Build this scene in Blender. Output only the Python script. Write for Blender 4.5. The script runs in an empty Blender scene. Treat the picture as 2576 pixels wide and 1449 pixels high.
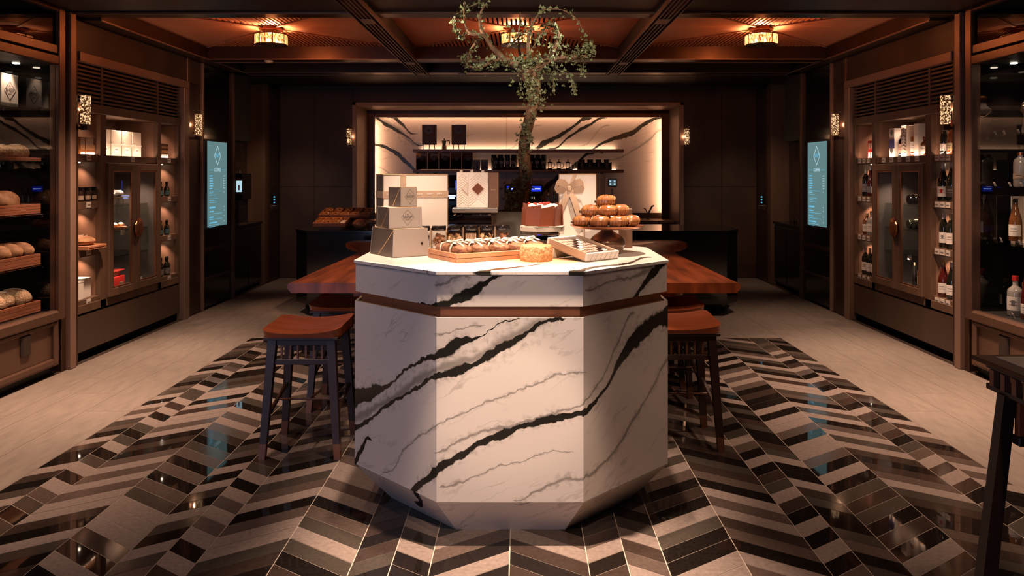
import bpy, bmesh, math, random
from mathutils import Vector, Matrix
random.seed(7)
PI = math.pi
S = bpy.context.scene
COL = S.collection

# ------------------------------------------------------------------ camera
FPX = 1963.0; VPX, VPY = 1311.0, 437.0; CX, CZ = 0.042, 1.40
cam = bpy.data.cameras.new('camera'); camo = bpy.data.objects.new('camera', cam); COL.objects.link(camo)
cam.sensor_width = 36.0; cam.lens = FPX / 2576.0 * 36.0
cam.shift_x = -(VPX - 1288.0) / 2576.0
cam.shift_y = -(724.5 - VPY) / 2576.0
cam.clip_start = 0.05
camo.location = (CX, 0, CZ); camo.rotation_euler = (PI / 2, 0, 0)
S.camera = camo
S.view_settings.view_transform = 'Standard'; S.view_settings.look = 'None'
S.view_settings.exposure = 0.0; S.view_settings.gamma = 1.0
S.view_settings.use_curve_mapping = False
S.cycles.caustics_reflective = False; S.cycles.caustics_refractive = False
S.cycles.sample_clamp_indirect = 3.0
S.cycles.max_bounces = 4; S.cycles.diffuse_bounces = 2; S.cycles.glossy_bounces = 2; S.cycles.transmission_bounces = 2; S.cycles.transparent_max_bounces = 8

# ------------------------------------------------------------------ world and large lights
wd = bpy.data.worlds.new('world'); S.world = wd; wd.use_nodes = True
wd.node_tree.nodes['Background'].inputs[0].default_value = (1.0, .62, .40, 1)
wd.node_tree.nodes['Background'].inputs[1].default_value = 0.02

WARM = (1.0, .655, .465); WARM2 = (1.0, .50, .27); NEUT = (1.0, .71, .53)
def spot(loc, tgt, e, deg, blend=.4, col=WARM, r=.03):
    l = bpy.data.lights.new('spot_light', 'SPOT'); l.energy = e; l.spot_size = math.radians(deg); l.spot_blend = blend
    l.color = col; l.shadow_soft_size = r
    o = bpy.data.objects.new('spot_light', l); COL.objects.link(o); o.location = loc
    o.rotation_euler = (Vector(tgt) - Vector(loc)).to_track_quat('-Z', 'Y').to_euler(); return o
def point(loc, e, col=WARM, r=.03):
    l = bpy.data.lights.new('lamp_light', 'POINT'); l.energy = e; l.color = col; l.shadow_soft_size = r
    o = bpy.data.objects.new('lamp_light', l); COL.objects.link(o); o.location = loc; return o
def area(loc, tgt, sx, sy, e, col=WARM, spread=180):
    l = bpy.data.lights.new('area_light', 'AREA'); l.shape = 'RECTANGLE'; l.size = sx; l.size_y = sy; l.energy = e; l.color = col
    l.spread = math.radians(spread)
    o = bpy.data.objects.new('area_light', l); COL.objects.link(o); o.location = loc
    d = (Vector(tgt) - Vector(loc)).normalized()
    z = -d; up = Vector((0, 0, 1)) if abs(d.z) < .9 else Vector((0, 1, 0))
    x = up.cross(z).normalized(); y = z.cross(x)
    o.rotation_euler = Matrix((x, y, z)).transposed().to_euler(); return o

# ceiling track spots on the marble island and its goods
for x, y, e, tx, ty, tz, deg in ((-.55, 3.55, 230, -.3, 3.55, 1.04, 46), (.55, 3.55, 230, .3, 3.55, 1.04, 46),
                          (-.35, 1.7, 150, -.24, 3.65, 1.16, 24), (.35, 1.7, 150, .24, 3.65, 1.16, 24)):
    spot((x, y, 2.48), (tx, ty, tz), e, deg, .5, NEUT, .03)
spot((0, .45, 2.5), (0, 2.93, .70), 115, 15, .55, NEUT, .05)
spot((0, .60, 2.5), (0, 2.93, .34), 235, 15, .55, NEUT, .05)
spot((0, 2.80, 2.5), (0, 2.66, 0), 780, 48, .8, NEUT, .03)
spot((.5, 2.3, 2.48), (.03, 4.84, 1.72), 120, 15, .6, WARM, .03)  # added spot that brightens the tree trunk
# aisle downlights and added fill spots
for s in (-1, 1):
    for y, e in ((4.0, 300), (5.4, 420), (7.0, 110)):
        spot((s * 2.55, y, 2.5), (s * 2.72, y, 0), e, 74, .9, WARM, .06)
    spot((s * 1.7, 3.0, 2.5), (s * 1.75, 3.3, 0), 62, 110, 1.0, WARM, .06)
    spot((s * 1.3, 5.3, 2.48), (s * .95, 5.2, .75), 115, 60, .7, WARM, .05)
    spot((s * 1.3, 4.0, 2.48), (s * 1.0, 4.1, .6), 50, 50, .7, WARM, .05)
spot((-1.6, 7.3, 2.5), (-2.0, 7.9, .85), 60, 30, .6, WARM2, .04)
for s in (-1, 1): spot((s * 2.45, 8.4, 2.5), (s * 3.1, 10.3, .5), 62, 56, .9, WARM, .05)  # added fills for the dark alcoves and back wall corners
spot((1.2, 1.0, 2.5), (1.4, 2.0, .88), 40, 40, .8, WARM, .05)  # added fill on the console table
# tree spots
spot((-1.07, 3.9, 2.47), (-.2, 4.8, 2.25), 70, 40, .6, (1, .86, .66), .03)
spot((-.98, 4.15, 2.49), (-.37, 4.72, 2.33), 120, 15, .5, (1, .92, .76), .02)
spot((.98, 4.15, 2.49), (.24, 4.74, 2.20), 120, 13, .5, (1, .92, .76), .02)
spot((1.07, 3.9, 2.47), (.2, 4.8, 2.2), 70, 40, .5, (1, .86, .66), .03)
# cool light for the left faces, set before an added unseen window
area((-2.5, -1.08, 1.25), (-.4, 3.2, .7), 1.25, 2.0, 21, (.55, .62, 1.0), 120)

# ------------------------------------------------------------------ helpers
def W(px, py, Y): return Vector(((px - VPX) / FPX * Y + CX, Y, CZ - (py - VPY) / FPX * Y))
class MB:
    def __init__(s): s.v = []; s.f = []; s.uv = None; s.sm = None
    def add(s, vs, fs):
        o = len(s.v); s.v += [Vector(p) for p in vs]; s.f += [tuple(i + o for i in f) for f in fs]; return s
    def box(s, x0, x1, y0, y1, z0, z1, b=0):
        x0, x1 = min(x0, x1), max(x0, x1); y0, y1 = min(y0, y1), max(y0, y1); z0, z1 = min(z0, z1), max(z0, z1)
        L = (x0, y0, z0); H = (x1, y1, z1)
        if b <= 0:
            vs = [((x0, x1)[i & 1], (y0, y1)[i >> 1 & 1], (z0, z1)[i >> 2]) for i in range(8)]
            return s.add(vs, [(0, 2, 3, 1), (4, 5, 7, 6), (0, 1, 5, 4), (2, 6, 7, 3), (0, 4, 6, 2), (1, 3, 7, 5)])
        b = min(b, (x1 - x0) * .49, (y1 - y0) * .49, (z1 - z0) * .49)
        vs = []; ix = {}
        for c in range(8):
            bits = (c & 1, c >> 1 & 1, c >> 2)
            for a in range(3):
                p = []
                for k in range(3):
                    e = (L, H)[bits[k]][k]
                    p.append(e if k == a else e + (b if bits[k] == 0 else -b))
                ix[c, a] = len(vs); vs.append(p)
        fs = []
        for a in range(3):
            o1, o2 = [k for k in range(3) if k != a]
            for d in (0, 1):
                cs = []
                for m, n in ((0, 0), (1, 0), (1, 1), (0, 1)):
                    cs.append((d << a) | (m << o1) | (n << o2))
                fs.append(tuple(ix[c, a] for c in cs))
        for a in range(3):
            for bb in range(a + 1, 3):
                t = 3 - a - bb
                for m in (0, 1):
                    for n in (0, 1):
                        c1 = (m << a) | (n << bb); c2 = c1 | (1 << t)
                        fs.append((ix[c1, a], ix[c2, a], ix[c2, bb], ix[c1, bb]))
        for c in range(8): fs.append((ix[c, 0], ix[c, 1], ix[c, 2]))
        return s.add(vs, fs)
    def prism(s, poly, z0, z1, top=None):
        n = len(poly); top = top or poly
        vs = [(p[0], p[1], z0) for p in poly] + [(p[0], p[1], z1) for p in top]
        fs = [tuple(range(n))[::-1], tuple(range(n, 2 * n))] + [(i, (i + 1) % n, n + (i + 1) % n, n + i) for i in range(n)]
        return s.add(vs, fs)
    def prismy(s, poly, y0, y1):   # polygon in x,z extruded along y
        n = len(poly)
        vs = [(p[0], y0, p[1]) for p in poly] + [(p[0], y1, p[1]) for p in poly]
        return s.add(vs, [tuple(range(n)), tuple(range(n, 2 * n))[::-1]] + [(i, n + i, n + (i + 1) % n, (i + 1) % n) for i in range(n)])
    def lathe(s, prof, c=(0, 0, 0), n=16, rot=0, sx=1, sy=1, cap=True):
        vs = []; fs = []
        for r, z in prof:
            for i in range(n):
                a = rot + 2 * PI * i / n
                vs.append((c[0] + r * math.cos(a) * sx, c[1] + r * math.sin(a) * sy, c[2] + z))
        for j in range(len(prof) - 1):
            for i in range(n):
                k = (i + 1) % n
                fs.append((j * n + i, j * n + k, (j + 1) * n + k, (j + 1) * n + i))
        if cap: fs.append(tuple(range(n))[::-1]); fs.append(tuple(range((len(prof) - 1) * n, len(prof) * n)))
        return s.add(vs, fs)
    def tube(s, path, rad, n=6):
        path = [Vector(p) for p in path]; m = len(path)
        if not hasattr(rad, '__len__'): rad = [rad] * m
        vs = []; fs = []; up = None
        for j in range(m):
            t = (path[min(j + 1, m - 1)] - path[max(j - 1, 0)]).normalized()
            if up is None: up = Vector((0, 0, 1)) if abs(t.z) < .8 else Vector((1, 0, 0))
            x = t.cross(up).normalized(); y = x.cross(t).normalized(); up = y
            for i in range(n):
                a = 2 * PI * i / n
                vs.append(path[j] + (x * math.cos(a) + y * math.sin(a)) * rad[j])
        for j in range(m - 1):
            for i in range(n):
                k = (i + 1) % n; fs.append((j * n + i, j * n + k, (j + 1) * n + k, (j + 1) * n + i))
        fs.append(tuple(range(n))[::-1]); fs.append(tuple(range((m - 1) * n, m * n)))
        return s.add(vs, fs)
    def ell(s, c, r, nu=14, nv=8, fn=None):
        vs = []; fs = []
        for j in range(1, nv):
            th = PI * j / nv
            for i in range(nu):
                a = 2 * PI * i / nu
                p = Vector((math.sin(th) * math.cos(a), math.sin(th) * math.sin(a), math.cos(th)))
                if fn: p = fn(p)
                vs.append((c[0] + p.x * r[0], c[1] + p.y * r[1], c[2] + p.z * r[2]))
        tp = Vector((0, 0, 1)); bt = Vector((0, 0, -1))
        if fn: tp = fn(tp); bt = fn(bt)
        vs.append((c[0] + tp.x * r[0], c[1] + tp.y * r[1], c[2] + tp.z * r[2])); vs.append((c[0] + bt.x * r[0], c[1] + bt.y * r[1], c[2] + bt.z * r[2]))
        T = len(vs) - 2
        for j in range(nv - 2):
            for i in range(nu):
                k = (i + 1) % nu; fs.append((j * nu + i, (j + 1) * nu + i, (j + 1) * nu + k, j * nu + k))
        for i in range(nu):
            k = (i + 1) % nu; fs.append((T, i, k)); fs.append((T + 1, (nv - 2) * nu + k, (nv - 2) * nu + i))
        return s.add(vs, fs)
    def ribbon(s, path, w, side, th=.001):
        side = Vector(side).normalized() * w * .5; path = [Vector(p) for p in path]; vs = []; fs = []
        nrm = []
        for j in range(len(path)):
            t = path[min(j + 1, len(path) - 1)] - path[max(j - 1, 0)]; nrm.append(t.cross(side).normalized() * th)
        for p, n_ in zip(path, nrm): vs += [p - side, p + side, p + side + n_, p - side + n_]
        m = len(path)
        for j in range(m - 1):
            for i in range(4):
                k = (i + 1) % 4; fs.append((j * 4 + i, j * 4 + k, (j + 1) * 4 + k, (j + 1) * 4 + i))
        fs.append((0, 1, 2, 3)); fs.append(((m - 1) * 4, (m - 1) * 4 + 3, (m - 1) * 4 + 2, (m - 1) * 4 + 1))
        return s.add(vs, fs)
    def xf(s, M, a=0):
        for i in range(a, len(s.v)): s.v[i] = M @ s.v[i]
        return s
    def build(s, name, mat, parent=None, smooth=False, wd=True, recalc=True):
        me = bpy.data.meshes.new(name); me.from_pydata([tuple(v) for v in s.v], [], s.f)
        if recalc:
            bm = bmesh.new(); bm.from_mesh(me); bmesh.ops.recalc_face_normals(bm, faces=bm.faces); bm.to_mesh(me); bm.free()
        me.materials.append(mat)
        if smooth:
            me.polygons.foreach_set('use_smooth', [True] * len(me.polygons))
            try: me.set_sharp_from_angle(angle=math.radians(40))
            except Exception: pass
        return link(name, me, parent, wd)
def link(name, me, parent=None, wd=True):
    o = bpy.data.objects.new(name, me); COL.objects.link(o)
    if parent:
        o.parent = parent
        if wd and parent.type == 'EMPTY': o.matrix_parent_inverse = Matrix.Translation(-parent.location)
    return o
UNIT = {}
def bi(name, x0, x1, y0, y1, z0, z1, mat, parent=None):     # a plain box sharing one unit mesh for each material
    if mat.name not in UNIT:
        m = MB().box(-.5, .5, -.5, .5, -.5, .5); me = bpy.data.meshes.new('unit_' + mat.name)
        me.from_pydata([tuple(v) for v in m.v], [], m.f); me.materials.append(mat); UNIT[mat.name] = me
    o = link(name, UNIT[mat.name], parent)
    o.location = ((x0 + x1) / 2, (y0 + y1) / 2, (z0 + z1) / 2); o.scale = (abs(x1 - x0), abs(y1 - y0), abs(z1 - z0)); return o
def thing(name, label, cat, loc=(0, 0, 0), rot=0, group=None):
    o = bpy.data.objects.new(name, None); COL.objects.link(o); o.empty_display_size = .05
    o.location = loc; o.rotation_euler = (0, 0, rot); o['label'] = label; o['category'] = cat
    if group: o['group'] = group
    return o
def tag(o, label, cat, group=None):
    o['label'] = label; o['category'] = cat
    if group: o['group'] = group
    return o
def struct(o): o['kind'] = 'structure'; return o
def text(s, loc, size, mat, parent, rot=(PI / 2, 0, 0), name='lettering', wd=False, sx=1):
    c = bpy.data.curves.new(name, 'FONT'); c.body = s; c.size = size; c.align_x = 'CENTER'; c.align_y = 'CENTER'; c.extrude = .0004; c.resolution_u = 3
    tmp = bpy.data.objects.new('tmp', c); me = bpy.data.meshes.new_from_object(tmp); bpy.data.objects.remove(tmp); bpy.data.curves.remove(c); me.name = name
    me.materials.clear(); me.materials.append(mat); o = link(name, me, parent, wd); o.location = loc; o.rotation_euler = rot; o.scale = (sx, 1, 1); return o

# ------------------------------------------------------------------ materials
def new(name):
    m = bpy.data.materials.new(name); m.use_nodes = True; nt = m.node_tree
    return m, nt, nt.nodes['Principled BSDF']
def N(nt, t, **k):
    n = nt.nodes.new(t)
    for a, b in k.items(): setattr(n, a, b)
    return n
def mt(name, col, rough=.5, metal=0, var=.12, scale=8, stretch=(1, 1, 1), bump=0, spec=.5, coat=0, col2=None, detail=4):
    m, nt, b = new(name)
    tc = N(nt, 'ShaderNodeTexCoord'); mp = N(nt, 'ShaderNodeMapping'); mp.inputs['Scale'].default_value = stretch
    nt.links.new(tc.outputs['Object'], mp.inputs['Vector'])
    nz = N(nt, 'ShaderNodeTexNoise'); nz.inputs['Scale'].default_value = scale; nz.inputs['Detail'].default_value = detail
    nt.links.new(mp.outputs[0], nz.inputs['Vector'])
    rp = N(nt, 'ShaderNodeValToRGB'); rp.color_ramp.elements[0].position = .3; rp.color_ramp.elements[1].position = .7
    c2 = col2 or tuple(min(1, c * (1 + var)) for c in col); c1 = col if col2 else tuple(c * (1 - var) for c in col)
    rp.color_ramp.elements[0].color = (*c1, 1); rp.color_ramp.elements[1].color = (*c2, 1)
    nt.links.new(nz.outputs['Fac'], rp.inputs[0]); nt.links.new(rp.outputs[0], b.inputs['Base Color'])
    b.inputs['Roughness'].default_value = rough; b.inputs['Metallic'].default_value = metal
    b.inputs['Specular IOR Level'].default_value = spec; b.inputs['Coat Weight'].default_value = coat; b.inputs['Coat Roughness'].default_value = .08
    if bump:
        bp = N(nt, 'ShaderNodeBump'); bp.inputs['Strength'].default_value = bump; bp.inputs['Distance'].default_value = .01
        nt.links.new(nz.outputs['Fac'], bp.inputs['Height']); nt.links.new(bp.outputs[0], b.inputs['Normal'])
    return m
def emit(name, col, st):
    m, nt, b = new(name); b.inputs['Base Color'].default_value = (*[c * .3 for c in col], 1)
    b.inputs['Emission Color'].default_value = (*col, 1); b.inputs['Emission Strength'].default_value = st; return m
def pane(name, tint=(1, 1, 1), refl=1.0, rough=0.0, ior=1.45):    # thin glass sheet: clear with a fresnel reflection
    m, nt, b = new(name); nt.nodes.remove(b); out = nt.nodes['Material Output']
    tr = N(nt, 'ShaderNodeBsdfTransparent'); tr.inputs[0].default_value = (*tint, 1)
    gl = N(nt, 'ShaderNodeBsdfGlossy'); gl.inputs['Roughness'].default_value = rough; gl.inputs['Color'].default_value = (1, 1, 1, 1)
    ge = N(nt, 'ShaderNodeNewGeometry'); dt = N(nt, 'ShaderNodeVectorMath', operation='DOT_PRODUCT')
    nt.links.new(ge.outputs['Normal'], dt.inputs[0]); nt.links.new(ge.outputs['Incoming'], dt.inputs[1])
    ab = N(nt, 'ShaderNodeMath', operation='ABSOLUTE'); nt.links.new(dt.outputs['Value'], ab.inputs[0])
    sb = N(nt, 'ShaderNodeMath', operation='SUBTRACT'); sb.inputs[0].default_value = 1.0; nt.links.new(ab.outputs[0], sb.inputs[1])
    pw = N(nt, 'ShaderNodeMath', operation='POWER'); nt.links.new(sb.outputs[0], pw.inputs[0]); pw.inputs[1].default_value = 5.0
    fr = N(nt, 'ShaderNodeMath', operation='MULTIPLY_ADD'); nt.links.new(pw.outputs[0], fr.inputs[0]); fr.inputs[1].default_value = .6; fr.inputs[2].default_value = .03
    mu = N(nt, 'ShaderNodeMath', operation='MULTIPLY'); mu.inputs[1].default_value = refl
    mx = N(nt, 'ShaderNodeMixShader')
    nt.links.new(fr.outputs[0], mu.inputs[0]); nt.links.new(mu.outputs[0], mx.inputs[0])
    nt.links.new(tr.outputs[0], mx.inputs[1]); nt.links.new(gl.outputs[0], mx.inputs[2]); nt.links.new(mx.outputs[0], out.inputs[0]); return m

M = {}
M['soffit'] = mt('dark_soffit', (.032, .014, .0075), .45, 0, .15, 3)
M['wall'] = mt('dark_wall_plaster', (.052, .024, .012), .5, .1, .35, 2.5, (1, 1, .6), .06)
M['bronze'] = mt('bronze_metal', (.17, .092, .060), .38, .6, .1, 6, (1, 1, .2))
M['bronze_lt'] = mt('light_bronze_metal', (.29, .175, .125), .45, .4, .06, 6, (1, 1, .2))
M['bronze_dk'] = mt('dark_bronze_metal', (.075, .037, .021), .33, .6, .15, 6)
M['copper'] = mt('brushed_copper', (.50, .19, .085), .34, .9, .05, 30, (1, 1, 8))
M['copperband'] = mt('satin_copper_band', (.46, .18, .085), .4, .45, .05, 30, (1, 1, 8))
M['ledsoft'] = emit('soft_led_diffuser', (1, .78, .58), 1.6)
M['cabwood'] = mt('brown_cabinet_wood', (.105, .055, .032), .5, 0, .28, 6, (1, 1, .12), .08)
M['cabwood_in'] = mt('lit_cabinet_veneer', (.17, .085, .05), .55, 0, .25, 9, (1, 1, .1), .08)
M['panelwood'] = mt('plinth_panel_veneer', (.070, .041, .027), .42, .1, .15, 1.6, (1, 1, .5))
M['ceilwood'] = mt('reddish_ceiling_slat_wood', (.64, .27, .135), .5, 0, .2, 5, (1, 1, 1))
M['tablewood'] = mt('red_brown_slab_wood', (.31, .07, .022), .3, 0, .55, 6, (2.6, .3, 1), .05, coat=.25)
M['seatwood'] = mt('red_saddle_seat_wood', (.30, .070, .024), .38, 0, .2, 6, (.5, 3, 1), 0, coat=.1)
M['stoolleg'] = mt('dark_stool_wood', (.040, .019, .013), .4, 0, .2, 9, (1, 1, .2))
M['stooltip'] = mt('copper_brown_stool_tip', (.22, .085, .045), .4, .3, .1)
M['innersteel'] = mt('dull_inner_steel', (.16, .135, .12), .45, .4, .06, 20)
M['black'] = mt('black_glossy_lacquer', (.007, .005, .005), .1, 0, .2, 3, spec=.5)
M['blackmat'] = mt('matte_black', (.014, .012, .011), .5, 0, .2)
M['casein'] = mt('case_black_glass_lining', (.010, .008, .007), .04, 0, .2, spec=.8)
M['tray'] = mt('orange_wood_tray', (.46, .20, .095), .45, 0, .2, 10, (.3, 3, 3), .05)
M['trayred'] = mt('red_brown_bread_tray', (.25, .085, .04), .5, 0, .28, 10, (3, .3, 3), .05)
M['white'] = mt('ivory_card', (.78, .69, .60), .5, 0, .03, 3)
M['cream'] = mt('cream_card', (.70, .58, .47), .5, 0, .03, 3)
M['silver'] = mt('silver_beige_card', (.64, .55, .47), .38, .12, .04, 3)
M['taupe'] = mt('taupe_card', (.13, .10, .083), .4, .2, .05, 3)
M['tan'] = mt('tan_ribbon', (.50, .35, .24), .4, .1, .08, 20)
M['goldline'] = mt('gold_edge', (.60, .40, .22), .35, .8, .05)
M['ink'] = mt('grey_print', (.14, .12, .11), .5)
M['inkw'] = mt('white_print', (.85, .80, .74), .5)
M['concrete'] = mt('grey_concrete', (.30, .26, .22), .75, 0, .25, 7, bump=.15)
M['moss'] = mt('green_moss', (.045, .060, .018), .9, 0, .5, 60, bump=.8)
M['bark'] = mt('brown_bark', (.155, .075, .038), .85, 0, .5, 22, (1, 1, .3), .9)
M['vine'] = mt('brown_vine', (.12, .085, .045), .8, 0, .3, 20)
M['leaf'] = mt('ivy_leaf', (.085, .095, .036), .45, 0, .5, 4, col2=(.23, .24, .115))
M['bread'] = mt('crusty_bread', (.15, .055, .02), .75, 0, .4, 16, bump=.6, col2=(.42, .21, .095))
M['seeded'] = mt('seeded_bread', (.20, .08, .034), .8, 0, .5, 95, bump=.6, col2=(.56, .38, .22))
M['loafcut'] = mt('nutty_loaf', (.14, .05, .022), .7, 0, .6, 60, bump=.5, col2=(.44, .19, .085))
M['pastry'] = mt('glazed_pastry', (.20, .05, .013), .3, 0, .3, 26, (1, .35, 1), .5, coat=.3, col2=(.56, .26, .09))
M['choc'] = mt('milk_chocolate', (.125, .034, .015), .32, 0, .1, 6)
M['darkchoc'] = mt('dark_chocolate', (.030, .012, .008), .35, 0, .2, 10)
M['pinkchoc'] = mt('pale_pink_chocolate', (.55, .36, .28), .45, 0, .08, 9)
M['cheese'] = mt('knobbly_ochre_rind', (.40, .19, .07), .8, 0, .4, 70, bump=1.0, col2=(.66, .39, .18))
M['paper'] = mt('tan_paper', (.58, .36, .19), .7, 0, .06)
M['red'] = mt('red_card', (.42, .018, .014), .4, 0, .1)
M['redb'] = mt('red_brown_berries', (.26, .025, .018), .25, 0, .3)
M['cream2'] = mt('whipped_cream', (.80, .70, .56), .6, 0, .06)
M['chrome'] = mt('chrome', (.66, .62, .58), .12, 1, .03)
M['steel'] = mt('brushed_steel', (.42, .38, .35), .28, .9, .06, 20)
M['orange'] = mt('burnt_orange_panel', (.40, .085, .018), .45, 0, .06)
M['stonetop'] = mt('grey_stone_table_top', (.26, .215, .19), .2, 0, .2, 5)
M['leather'] = mt('dark_brown_leather', (.030, .016, .010), .55, 0, .15, 30, bump=.1)
M['led'] = emit('led_diffuser', (1, .72, .48), 9)
M['bulb'] = emit('hot_bulb', (1, .66, .34), 22)
M['dl'] = emit('downlight_lens', (1, .82, .62), 14)
M['screen'] = emit('menu_screen', (.13, .25, .26), .85)
M['scrtext'] = emit('screen_text', (.16, .55, .80), .9)
M['scrwhite'] = emit('screen_small_text', (.5, .75, .85), .9)
M['blue'] = emit('blue_led', (.03, .08, 1.0), 2.2)
M['bluedim'] = emit('dim_blue_field', (.02, .05, .9), .8)
M['bluew'] = emit('blue_white_led', (.35, .5, 1.0), 5)
M['glass'] = pane('thin_clear_glass', (.97, .97, .97))
M['shelfglass'] = pane('shelf_glass', (.72, .76, .74), 1.0)
M['smoke'] = pane('smoked_glass', (.30, .22, .17), 1.6)
M['acrylic'] = pane('clear_acrylic', (.94, .93, .92), 1.6)
M['wrap'] = pane('cellophane', (.97, .97, .97), .9, .06)
def bottleglass(n, col, r=.05): return mt(n, col, r, 0, .05, 3, spec=.6, coat=.5)
M['winegreen'] = bottleglass('dark_green_bottle', (.010, .010, .006))
M['winered'] = bottleglass('dark_red_bottle', (.07, .008, .006))
M['amber'] = bottleglass('amber_bottle', (.16, .055, .018))
M['clearb'] = bottleglass('clear_spirit_bottle', (.30, .27, .24))
M['rose'] = bottleglass('rose_bottle', (.48, .18, .11))
M['ceram'] = bottleglass('grey_white_ceramic', (.40, .34, .30), .25)
M['foilw'] = mt('white_foil', (.75, .68, .60), .35, .2)
M['foilo'] = mt('orange_foil', (.62, .34, .16), .35, .3)
M['foily'] = mt('pale_yellow_foil', (.66, .56, .30), .35, .3)
M['teal'] = mt('teal_label', (.05, .13, .14), .5)
M['labelw'] = mt('off_white_label', (.66, .59, .52), .6, 0, .05)
M['labelg'] = mt('grey_blue_label', (.20, .21, .23), .6)
M['purple'] = mt('purple_label', (.09, .04, .20), .5)
M['navy'] = mt('navy_card', (.05, .05, .17), .4)
M['grout'] = mt('pale_grout', (.50, .41, .34), .7)
M['plank'] = mt('taupe_floor_plank', (.205, .160, .130), .55, 0, .14, 9, bump=.02, detail=8)
M['border'] = mt('dark_floor_border', (.052, .036, .028), .35, 0, .3, 8)
def tilem(n, col, r, var=.12, spec=.5, bump=.012):
    m = mt(n, col, r, 0, var, 60, bump=bump, spec=spec, detail=8); return m
TILES = [tilem('light_speckled_tile', (.225, .172, .146), .42, .22), tilem('black_polished_tile', (.011, .008, .0065), .03, .3, .7, 0),
         tilem('green_grey_tile', (.055, .044, .035), .12, .14, .5, .004), tilem('brown_grey_tile', (.088, .062, .050), .2, .16, .5, .005), tilem('dark_brown_tile', (.042, .027, .021), .08, .2, .5, 0)]

# veined marble: each vein is a centre line (u -> v) with its own width along it
def marble(name, src, U0, U1, V1, veins, base=(.76, .68, .61), amp=.02, nsc=5.0, rough=.16, fine=.9, wmul=1.0):
    m, nt, b = new(name); L = nt.links.new
    tc = N(nt, 'ShaderNodeTexCoord'); sp = N(nt, 'ShaderNodeSeparateXYZ')
    L(tc.outputs['UV' if src == 'UV' else 'Object'], sp.inputs[0])
    u = sp.outputs[0]; v = sp.outputs[1] if src in ('UV', 'XY') else sp.outputs[2]
    def noise(scale, detail, amp_, off=0.0):
        mp = N(nt, 'ShaderNodeMapping'); mp.inputs['Location'].default_value = (off, off, off)
        L(tc.outputs['Object'], mp.inputs[0])
        n = N(nt, 'ShaderNodeTexNoise'); n.inputs['Scale'].default_value = scale; n.inputs['Detail'].default_value = detail; L(mp.outputs[0], n.inputs['Vector'])
        a = N(nt, 'ShaderNodeMath', operation='SUBTRACT'); L(n.outputs['Fac'], a.inputs[0]); a.inputs[1].default_value = .5
        c = N(nt, 'ShaderNodeMath', operation='MULTIPLY'); L(a.outputs[0], c.inputs[0]); c.inputs[1].default_value = amp_; return c.outputs[0]
    def op(o, a, b_=None):
        n = N(nt, 'ShaderNodeMath', operation=o)
        for i, x in enumerate((a, b_)):
            if x is None: continue
            if isinstance(x, (int, float)): n.inputs[i].default_value = x
            else: L(x, n.inputs[i])
        return n.outputs[0]
    vv = op('ADD', op('ADD', v, noise(nsc, 3, amp * 3)), noise(nsc * 7, 5, amp * 1.5, 3.1))
    un = op('DIVIDE', op('SUBTRACT', u, U0), U1 - U0)
    wn = op('ADD', noise(nsc * 3, 4, 1.6, 7.7), 1.0)
    def curve(pts, hv='AUTO_CLAMPED'):
        f = N(nt, 'ShaderNodeFloatCurve'); c = f.mapping.curves[0]
        pts = sorted(pts)
        if pts[0][0] > .002: pts = [(0, pts[0][1])] + pts
        if pts[-1][0] < .998: pts = pts + [(1, pts[-1][1])]
        c.points[0].location = pts[0]; c.points[1].location = pts[-1]
        for p in pts[1:-1]: c.points.new(*p)
        for p in c.points: p.handle_type = hv
        f.mapping.use_clip = False; f.mapping.update(); L(un, f.inputs['Value']); return f.outputs[0]
    dark = None; grey = None
    for kind, pts in veins:
        nu = [((p[0] - U0) / (U1 - U0), p[1] / V1) for p in pts]
        ws = [((p[0] - U0) / (U1 - U0), p[2] * 10 * wmul) for p in pts]
        e = .012
        ws = [(max(0, ws[0][0] - e), 0)] + ws + [(min(1, ws[-1][0] + e), 0)]
        if ws[0][0] >= ws[1][0]: ws = ws[1:]
        if ws[-1][0] <= ws[-2][0]: ws = ws[:-1]
        cen = op('MULTIPLY', curve(nu), V1); w = op('ADD', op('MAXIMUM', op('MULTIPLY', op('MULTIPLY', curve(ws, 'VECTOR'), .1), wn), 0.0), .00002)
        d = op('ABSOLUTE', op('SUBTRACT', vv, cen))
        mr = N(nt, 'ShaderNodeMapRange', interpolation_type='SMOOTHSTEP')
        L(d, mr.inputs['Value']); L(w, mr.inputs['From Min'])
        L(op('MULTIPLY', w, .7 if kind == 'd' else .1), mr.inputs['From Max'])
        r = mr.outputs['Result']
        h = N(nt, 'ShaderNodeMapRange', interpolation_type='SMOOTHSTEP'); L(d, h.inputs['Value'])
        L(op('ADD', op('MULTIPLY', w, 2.6), .0001), h.inputs['From Min']); L(w, h.inputs['From Max'])
        halo = op('MULTIPLY', h.outputs['Result'], op('GREATER_THAN', w, .001))
        if kind == 'd': dark = r if dark is None else op('MAXIMUM', dark, r)
        else: grey = r if grey is None else op('MAXIMUM', grey, r)
        hl = op('MULTIPLY', halo, op('ADD', noise(nsc * 9, 6, 2.6, 1.3), .10))
        grey = hl if grey is None else op('MAXIMUM', grey, hl)
    # hairline veins running with the main ones
    cb_ = N(nt, 'ShaderNodeCombineXYZ'); L(op('MULTIPLY', un, 1.1), cb_.inputs[0]); L(op('MULTIPLY', op('SUBTRACT', vv, op('MULTIPLY', un, fine)), 3.2), cb_.inputs[1])
    fz = N(nt, 'ShaderNodeTexNoise'); fz.inputs['Scale'].default_value = 2.4; fz.inputs['Detail'].default_value = 3; L(cb_.outputs[0], fz.inputs['Vector'])
    fa = op('ABSOLUTE', op('SUBTRACT', fz.outputs['Fac'], .5)); fm = N(nt, 'ShaderNodeMapRange', interpolation_type='SMOOTHSTEP'); L(fa, fm.inputs['Value']); fm.inputs['From Min'].default_value = .012; fm.inputs['From Max'].default_value = .001
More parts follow.
